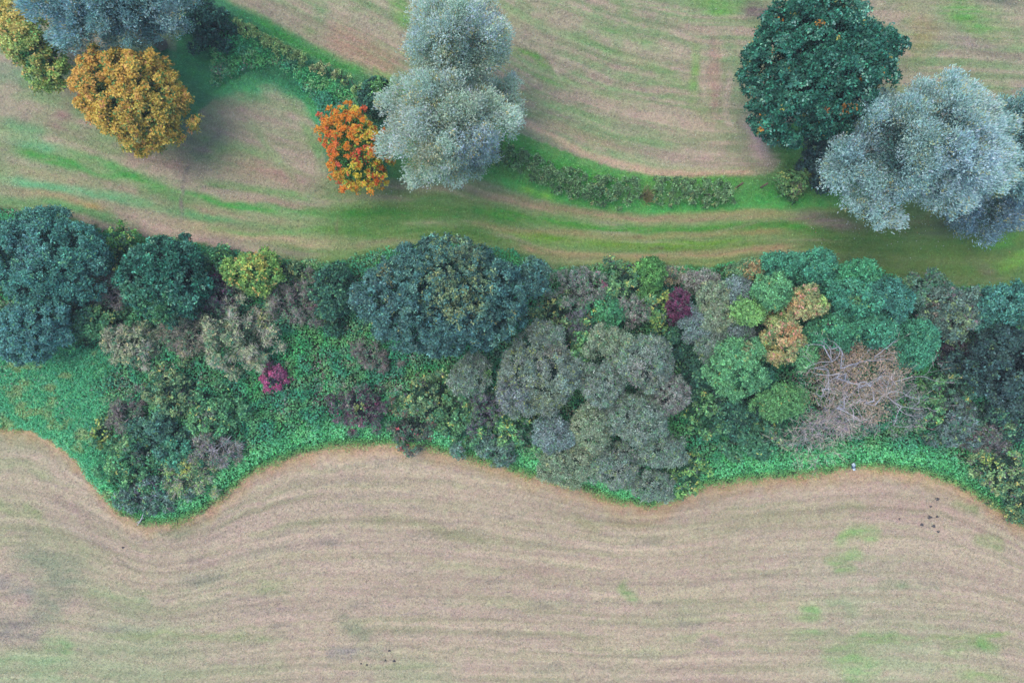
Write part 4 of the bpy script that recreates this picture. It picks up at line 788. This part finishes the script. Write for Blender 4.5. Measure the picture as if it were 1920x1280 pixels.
# ------------------------------------------------------------------ hedges
def hedge(label, pts, width, height, style, seed, tips=None):
    rng = np.random.default_rng(seed); sty = STY[style] if isinstance(style, str) else style
    P = np.array([[*at(x, y, height * .6)] for x, y in pts]); seg = np.linalg.norm(np.diff(P, axis=0), axis=1); cum = np.concatenate([[0], np.cumsum(seg)])
    Lh = cum[-1]; n = int(Lh * width * 3.2 / sty['cs'] ** 2 * .16) + 6
    t = rng.uniform(0, Lh, n); x = np.interp(t, cum, P[:, 0]); y = np.interp(t, cum, P[:, 1])
    dx = np.interp(t + .05, cum, P[:, 0]) - np.interp(t - .05, cum, P[:, 0]); dy = np.interp(t + .05, cum, P[:, 1]) - np.interp(t - .05, cum, P[:, 1])
    nv = nrm(np.stack([-dy, dx], 1)); s = rng.uniform(-1, 1, n) * width / 2
    wob = .8 + .4 * fbm(t / 1.2, t * 0 + seed, seed, 2)
    C = np.stack([x + nv[:, 0] * s * wob, y + nv[:, 1] * s * wob, height * (1 - .45 * (s / (width / 2)) ** 2) * rng.uniform(.75, 1.05, n) - sty['cs'] * .4], 1)
    o3 = np.array([P[:, 0].mean(), P[:, 1].mean(), 0])
    root = empty('hedge', o3, label, 'hedge'); parts = []
    for j in range(n):
        d = nrm(np.array([nv[j, 0] * s[j] / width * 1.4, nv[j, 1] * s[j] / width * 1.4, .8]))
        base = pick(sty['pal'], 1, rng)[0]
        if tips is not None:
            for (ta, tb, c) in tips:
                if ta <= t[j] / Lh <= tb and rng.random() < .75: base = lin(c)
        parts.append(clump_leaves(C[j] - o3, d, sty['cs'] * rng.uniform(.7, 1.2), sty, base, rng, int(sty['dens'] * 4 * sty['cs'] ** 2)))
    link('foliage', leaf_mesh('foliage', parts), root)
    for j in range(int(Lh * 1.6)):
        tt = rng.uniform(0, Lh); b = np.array([np.interp(tt, cum, P[:, 0]), np.interp(tt, cum, P[:, 1]), -.05]) - o3
        V, Q = tubes([(bend(b, b + np.array([rng.normal(0, .2), rng.normal(0, .2), height * .8]), rng, .08), np.linspace(.05, .02, 5))], 5)
        link('stem', mesh_np('stem', V, Q, M_BARK, None, True), root)

HG = ST(.15, .09, .3, 230, [((88,124,74),3),((76,114,70),3),((104,136,82),2),((64,100,64),2)], under=[((24,50,38),1)], acc=[((130,140,80),.05)], lobe=.2, jit=.24)
HY = ST(.15, .09, .26, 240, [((114,136,70),3),((96,128,70),3),((80,114,66),2)], under=[((40,72,44),1)], lobe=.2, jit=.22)
hedge('long dark-gapped green hedge running right from beneath the central willow', [(925,285),(985,312),(1060,338),(1130,356),(1200,364)], 2.0, 1.5, HG, 3)
hedge('short dense green hedge right of the gap with dry grass', [(1228,352),(1290,362),(1372,360)], 1.9, 1.5, HG, 5)
hedge('thin yellow-green hedge with tan end, upper left of the central willow', [(440,40),(520,90),(590,122),(640,142),(700,188)], .7, 1.6, HY, 8,
      tips=[(.52,.8,(160,142,104)),(0,.35,(122,146,74))])

# ------------------------------------------------------------------ stuff on the ground: undergrowth, grass, stubble, fallen leaves
def scatter(name, label, n, region, zf, Lr, Wr, colf, tilt, seed, cat=None, axis_flow=None):
    """many small leaves or blades over a stretch of ground (photo window x0,x1,y0,y1; region(px,py) -> probability)"""
    rng = np.random.default_rng(seed); x0, x1, y0, y1 = region[0]
    px = rng.uniform(x0, x1, n); py = rng.uniform(y0, y1, n); p = region[1](px, py)
    k = rng.random(n) < p; px = px[k]; py = py[k]; n = len(px)
    X = (px - 960) / 24; Y = (640 - py) / 24; z = zf(px, py, rng)
    pos = np.stack([X, Y, z], 1)
    nor = nrm(rng.normal(0, tilt, (n, 3)) + np.array([0, 0, 1.0])); axis = np.cross(nor, rng.normal(0, 1, (n, 3)))
    if axis_flow is not None: axis = nrm(axis) + axis_flow
    col = colf(px, py, n, rng)
    me = leaf_mesh(name, [[pos, axis, nor, rng.uniform(*Lr, n), rng.uniform(*Wr, n), col]])
    o = link(name, me); o['kind'] = 'stuff'; o['label'] = label; o['category'] = cat or name.replace('_', ' ')
    return o

def in_belt(px, py):
    e = curve(EDGE, px) + (fbm(px / 14, py / 14, 201, 2) - .5) * 16; b = curve(BELT, px) + (fbm(px / 14, py / 14, 202, 2) - .5) * 18
    return ((py > b) & (py < e)).astype(float)
def tall(px, py):       # open tall grass at the left
    return sstep(240, 170, px + (fbm(px / 40, py / 40, 203) - .5) * 60) * (py > 655 + (fbm(px / 30, py / 30, 204) - .5) * 30) * (1 - sstep(0, 1, 0 * px)) 
def lump(px, py): return .25 + 1.9 * fbm(px / 26, py / 22, 205, 3) ** 1.8
def under_col(px, py, n, rng):
    g = fbm(px / 60, py / 50, 206, 3); h = fbm(px / 22, py / 20, 207, 3)
    c = pick([((38,108,76),3),((48,120,80),3),((32,92,70),2),((60,132,84),1)], n, rng)
    c = mixc(c, (52,128,66), sstep(.5, .7, g) * .6); k = fbm(px / 34, py / 30, 216, 3); q = sstep(-10, 60, 900 - px) * .5 + .5
    c = mixc(c, (108,132,88), sstep(.54, .66, k) * .5 * (rng.random(n) < .7)); c = mixc(c, (98,98,86), sstep(.58, .7, fbm(px / 26, py / 22, 217, 3)) * (rng.random(n) < .35)); c = mixc(c, (64,118,98), sstep(.55, .75, h) * .45); c = mixc(c, (98,134,74), sstep(.6, .8, 1 - h + .1) * .35)
    dist = curve(EDGE, px) - py
    c = mixc(c, (88,164,104), (1 - sstep(12, 64, dist)) * .8); c = mixc(c, (122,146,76), (1 - sstep(0, 12, dist)) * .5)
    c = jitter(c, n, rng, .24); c = c + ((c @ np.array([.3, .6, .1]))[:, None] - c) * .04
    return c * KL * 1.3
rg = ((-40, 1960, 370, 1010), lambda x, y: in_belt(x, y) * (1 - .85 * tall(x, y)) * sstep(4, 30, curve(EDGE, x) - y + (fbm(x / 16, y / 16, 218, 2) - .5) * 30))
scatter('undergrowth', 'dense green nettles and brambles carpeting the open parts of the belt', 300000, rg,
        lambda x, y, r: np.maximum(.05, lump(x, y) * np.clip((curve(EDGE, x) - y) / 30, .12, 1) * r.uniform(.35, 1, len(x))), (.12, .24), (.07, .14), under_col, .5, 31)
def tall_col(px, py, n, rng):
    c = pick([((76,156,110),3),((90,162,116),3),((64,138,98),2),((112,170,122),1)], n, rng)
    c = mixc(c, (150,146,92), sstep(.55, .7, fbm(px / 26, py / 22, 208, 3)) * .55)
    return jitter(c, n, rng, .18) * KL * 1.2
scatter('tall_grass', 'rough tall green grass with rusty tufts in the hollow at the left edge', 60000, ((-40, 300, 640, 950), lambda x, y: in_belt(x, y) * tall(x, y)),
        lambda x, y, r: r.uniform(.1, .55, len(x)), (.2, .42), (.03, .055), tall_col, .8, 32)

def bramble_p(px, py):
    d = py - curve(HEDGE, px); return ((px > 400) & (px < 725)) * sstep(4, 12, d) * sstep(-4, 6, curve(ARC, px) - 26 - py + (fbm(px / 22, py / 18, 214) - .5) * 44)
scatter('undergrowth', 'leafy dark green brambles on the slope below the thin upper hedge', 26000, ((400, 730, 40, 260), bramble_p),
        lambda x, y, r: r.uniform(.1, .9, len(x)) * (.3 + fbm(x / 18, y / 16, 215, 3)), (.12, .24), (.07, .13), under_col, .5, 41)
def verge_p(px, py):
    h = curve(HEDGE, px); d = np.abs(py - h)
    a = ((px > 900) & (px < 1560)) * (1 - sstep(24, 44, d + (fbm(px / 20, py / 14, 209) - .5) * 22))
    b = ((px > 340) & (px < 730)) * sstep(-50, -25, py - h) * (1 - sstep(70, 100, py - h + (px < 480) * -30 + (fbm(px / 30, py / 24, 210) - .5) * 40))
    return np.clip(a + b, 0, 1)
def tuft_col(px, py, n, rng):
    return jitter(np.clip(paint(px, py), 0, 1), n, rng, .3) * 1.35
scatter('hedge_bottom_grass', 'long bright green grass along both sides of the hedges', 60000, ((340, 1580, 20, 420), verge_p),
        lambda x, y, r: r.uniform(.05, .3, len(x)), (.16, .36), (.02, .045), tuft_col, .7, 33, 'grass')
def mead(px, py): return (py < curve(BELT, px) + 6) * 1.0
scatter('short_grass', 'short mown grass and withered stalks of the meadow and track', 260000, ((-60, 1980, -60, 540), mead),
        lambda x, y, r: r.uniform(.03, .12, len(x)), (.08, .18), (.018, .035), tuft_col, .6, 34, 'grass')
def fld(px, py): return (py > curve(EDGE, px) - 3) * 1.0
def stub_col(px, py, n, rng):
    c = np.clip(paint(px, py), 0, 1); k = rng.random((n, 1))
    return jitter(c * np.where(k < .25, .74, np.where(k > .7, 1.32, 1.08)), n, rng, .25) * 1.1
scatter('stubble', 'straw-coloured cut stubble covering the lower field', 330000, ((-60, 1980, 790, 1330), fld),
        lambda x, y, r: r.uniform(.03, .12, len(x)), (.08, .17), (.016, .032), stub_col, .6, 35)
def edge_p(px, py):
    d = py - curve(EDGE, px); return (1 - sstep(0, 14, d + (fbm(px / 18, py / 18, 211) - .5) * 22)) * sstep(-58, -30, d + (fbm(px / 22, py / 20, 219) - .5) * 30)
def edge_col(px, py, n, rng):
    d = py - curve(EDGE, px)
    c = pick([((76,158,98),3),((92,164,98),2),((62,144,92),3)], n, rng); c = mixc(c, (118,156,84), sstep(-16, -2, d) * .6); c = mixc(c, (172,148,104), sstep(0, 16, d + rng.normal(0, 6, n)))
    return jitter(c, n, rng, .2) * 1.7
scatter('field_margin_grass', 'fringe of bright grass between the belt and the stubble', 190000, ((-40, 1960, 780, 1010), edge_p),
        lambda x, y, r: r.uniform(.04, .22, len(x)), (.14, .34), (.025, .05), edge_col, .7, 36, 'grass')
def fall_p(px, py):
    a = np.exp(-(((px - 1600) / 90) ** 2 + ((py - 425) / 26) ** 2)) * .5 + np.exp(-(((px - 1780) / 110) ** 2 + ((py - 430) / 30) ** 2)) * .4
    b = np.exp(-(((px - 700) / 110) ** 2 + ((py - 330) / 60) ** 2)) * .08 + np.exp(-(((px - 1400) / 60) ** 2 + ((py - 120) / 120) ** 2)) * .12 + np.exp(-(((px - 300) / 120) ** 2 + ((py - 300) / 30) ** 2)) * .06
    return a + b
scatter('fallen_leaves', 'pale fallen leaves strewn on the grass under the trees', 16000, ((150, 1900, 0, 500), fall_p),
        lambda x, y, r: r.uniform(.08, .14, len(x)), (.07, .13), (.05, .08), lambda x, y, n, r: jitter(pick([((196,200,196),3),((176,150,90),1),((160,120,80),1)], n, r), n, r, .15), .3, 37)

# ------------------------------------------------------------------ small things
M_SOIL = mat_plain('soil', (96, 92, 92), .95); M_WOOD = mat_bark('weathered_wood', (96, 78, 66), (128, 108, 92), 5); M_BAG = mat_plain('film', (196, 214, 226), .35)
M_BAGBLUE = mat_plain('blue_film', (40, 70, 104), .4)
def mound(label, px, py, r, h, seed):
    rng = np.random.default_rng(seed); x, y = at(px, py); k, m = 9, 18
    V = [[0, 0, h]]
    for i in range(1, k):
        for j in range(m):
            a = j / m * 6.2832; q = i / (k - 1); rr = q * r * (1 + .25 * math.sin(3 * a + seed) + .12 * rng.normal())
            V.append([math.cos(a) * rr, math.sin(a) * rr * .85, (h * (1 - q * q) + rng.normal(0, .018)) - (.06 if i == k - 1 else 0)])
    F = [[0, 1 + j, 1 + (j + 1) % m] for j in range(m)]
    me = bpy.data.meshes.new('molehill')
    F += [[1 + (i - 1) * m + j, 1 + i * m + j, 1 + i * m + (j + 1) % m, 1 + (i - 1) * m + (j + 1) % m] for i in range(1, k - 1) for j in range(m)]
    me.from_pydata(V, [], F); me.materials.append(M_SOIL); me.update()
    o = link('molehill', me); o.location = (x, y, .03); o['label'] = label; o['category'] = 'molehill'; o['group'] = 'molehills in the stubble'
for i, (lb, px, py, r, h) in enumerate([
  ('largest round dark molehill, nearest the right corner of the belt', 1757, 935, .15, .12),
  ('tiny dark molehill just below the largest one', 1745, 949, .09, .07),
  ('dark oval molehill in the middle of the right cluster', 1743, 969, .16, .12),
  ('faint molehill immediately right of the oval molehill', 1757, 968, .1, .07),
  ('brown-black molehill at the lower left of the right cluster', 1728, 983, .14, .11),
  ('greyish molehill right of the brown-black molehill', 1750, 986, .13, .09),
  ('greenish dark molehill at the bottom of the right cluster', 1759, 996, .11, .08),
  ('small molehill at the left fringe of the right cluster', 1686, 972, .1, .07),
  ('topmost small molehill of the group near the bottom edge of the frame', 730, 1219, .1, .08),
  ('dark molehill at the right of the group near the bottom edge', 739, 1238, .12, .1),
  ('thin dark molehill left of the rightmost one near the bottom edge', 723, 1237, .1, .06),
  ('low molehill at the left of the group near the bottom edge', 688, 1245, .1, .07),
  ('black speck of a molehill far left of the group near the bottom edge', 677, 1243, .08, .06),
  ('lone molehill below the tip of the left field bulge', 231, 1026, .1, .07)]):
    mound(lb, px, py, r, h, 50 + i)

def post(label, px, py, h, seed):
    rng = np.random.default_rng(seed); x, y = at(px, py, 0)
    root = empty('gate_post', (x, y, 0), label, 'post', 'posts in the hedge gap')
    V, Q = tubes([(np.array([[0, 0, -.2], [.01, 0, h * .5], [.03, .02, h - .02], [.03, .02, h]]), np.array([.085, .08, .075, .055]))], 8)
    link('shaft', mesh_np('shaft', V, Q, M_WOOD, None, False), root)
    V, Q = tubes([(np.array([[.03, .02, h - .001], [.03, .02, h + .025], [.03, .02, h + .04]]), np.array([.06, .05, .004]))], 8)
    link('post_top', mesh_np('post_top', V, Q, M_WOOD, None, False), root)
post('weathered brown post closing the right end of the short hedge', 1380, 352, 1.5, 1)
post('weathered brown post on the willow side of the gap', 1426, 352, 1.4, 2)

# dry grass clump in the hedge gap
rng = np.random.default_rng(77); n = 420; x, y = at(1212, 370)
a = rng.uniform(0, 6.283, n); tl = np.abs(rng.normal(0, .5, n)); dirv = nrm(np.stack([np.cos(a) * tl, np.sin(a) * tl, np.ones(n)], 1)); Lg = rng.uniform(.5, 1.1, n)
p0 = np.stack([rng.normal(0, .14, n), rng.normal(0, .3, n), np.zeros(n)], 1)
me = leaf_mesh('grass_clump', [[p0 + dirv * (Lg / 2)[:, None], dirv, rng.normal(0, 1, (n, 3)), Lg, rng.uniform(.02, .04, n), jitter(1.5 * pick([((158,142,112),3),((140,134,92),2),((116,134,84),1)], n, rng), n, rng) * 1.2]])
o = link('grass_clump', me); o.location = (x, y, 0); o['label'] = 'clump of dry tan grass filling the gap between both lower hedges'; o['category'] = 'grass clump'

# fallen branch on the field edge, crumpled litter
x, y = at(267, 973); rng = np.random.default_rng(5)
V, Q = tubes([(np.array([[-.32, -.42, .06], [-.1, -.12, .12], [.05, .12, .16], [.2, .5, .22]]), np.array([.05, .055, .045, .02])),
              (np.array([[-.1, -.12, .12], [-.3, -.16, .14], [-.45, -.3, .08]]), np.array([.035, .025, .01])), (np.array([[.05, .12, .16], [.16, .1, .2], [.3, .16, .2]]), np.array([.025, .018, .008]))], 7)
o = link('fallen_branch', mesh_np('fallen_branch', V, Q, M_PALEBARK, None, True)); o.location = (x, y, .03)
o['label'] = 'pale bleached branch lying on the field edge at the tip of the left bulge'; o['category'] = 'branch'
x, y = at(1596, 872)
def crumple(r, seed, sq):
    rng = np.random.default_rng(seed); n, m = 10, 14; V = []
    for i in range(n):
        for j in range(m):
            t = math.pi * i / (n - 1); a = 6.2832 * j / m; rr = r * (1 + .28 * rng.normal())
            V.append([math.sin(t) * math.cos(a) * rr, math.sin(t) * math.sin(a) * rr, math.cos(t) * rr * sq])
    i = np.arange(n * m).reshape(n, m); j = np.roll(i, -1, 1)
    return np.array(V), np.stack([i[:-1], i[1:], j[1:], j[:-1]], -1).reshape(-1, 4)
root = empty('litter_bag', (x, y, .2), 'crumpled white and blue plastic litter at the grassy field edge below the dead tree', 'litter')
V, Q = crumple(.15, 3, .5); V += [.04, .1, .12]; link('white_sheet', mesh_np('white_sheet', V, Q, M_BAG), root)
V, Q = crumple(.13, 4, .5); V += [.02, -.1, .06]; link('blue_sheet', mesh_np('blue_sheet', V, Q, M_BAGBLUE), root)
V, Q = crumple(.11, 6, .5); V += [.1, -.26, .08]; link('white_sheet', mesh_np('white_sheet', V, Q, M_BAG), root)

# ------------------------------------------------------------------ thin autumn haze
def haze(density):
    import bmesh
    bm = bmesh.new(); bmesh.ops.create_cube(bm, size=1.0); me = bpy.data.meshes.new('haze'); bm.to_mesh(me); bm.free()
    m = bpy.data.materials.new('haze'); m.use_nodes = True; nt = m.node_tree; nt.nodes.clear()
    v = nt.nodes.new('ShaderNodeVolumePrincipled'); v.inputs['Color'].default_value = (.86, .93, 1, 1); v.inputs['Density'].default_value = density
    v.inputs['Anisotropy'].default_value = 0.0
    o = nt.nodes.new('ShaderNodeOutputMaterial'); nt.links.new(v.outputs[0], o.inputs['Volume'])
    me.materials.append(m); ob = link('haze', me); ob['kind'] = 'stuff'; ob['label'] = 'thin pale haze over the whole field'; ob['category'] = 'haze'
    ob.scale = (2600, 2600, 60); ob.location = (0, 0, 28.0)
haze(0.0006)
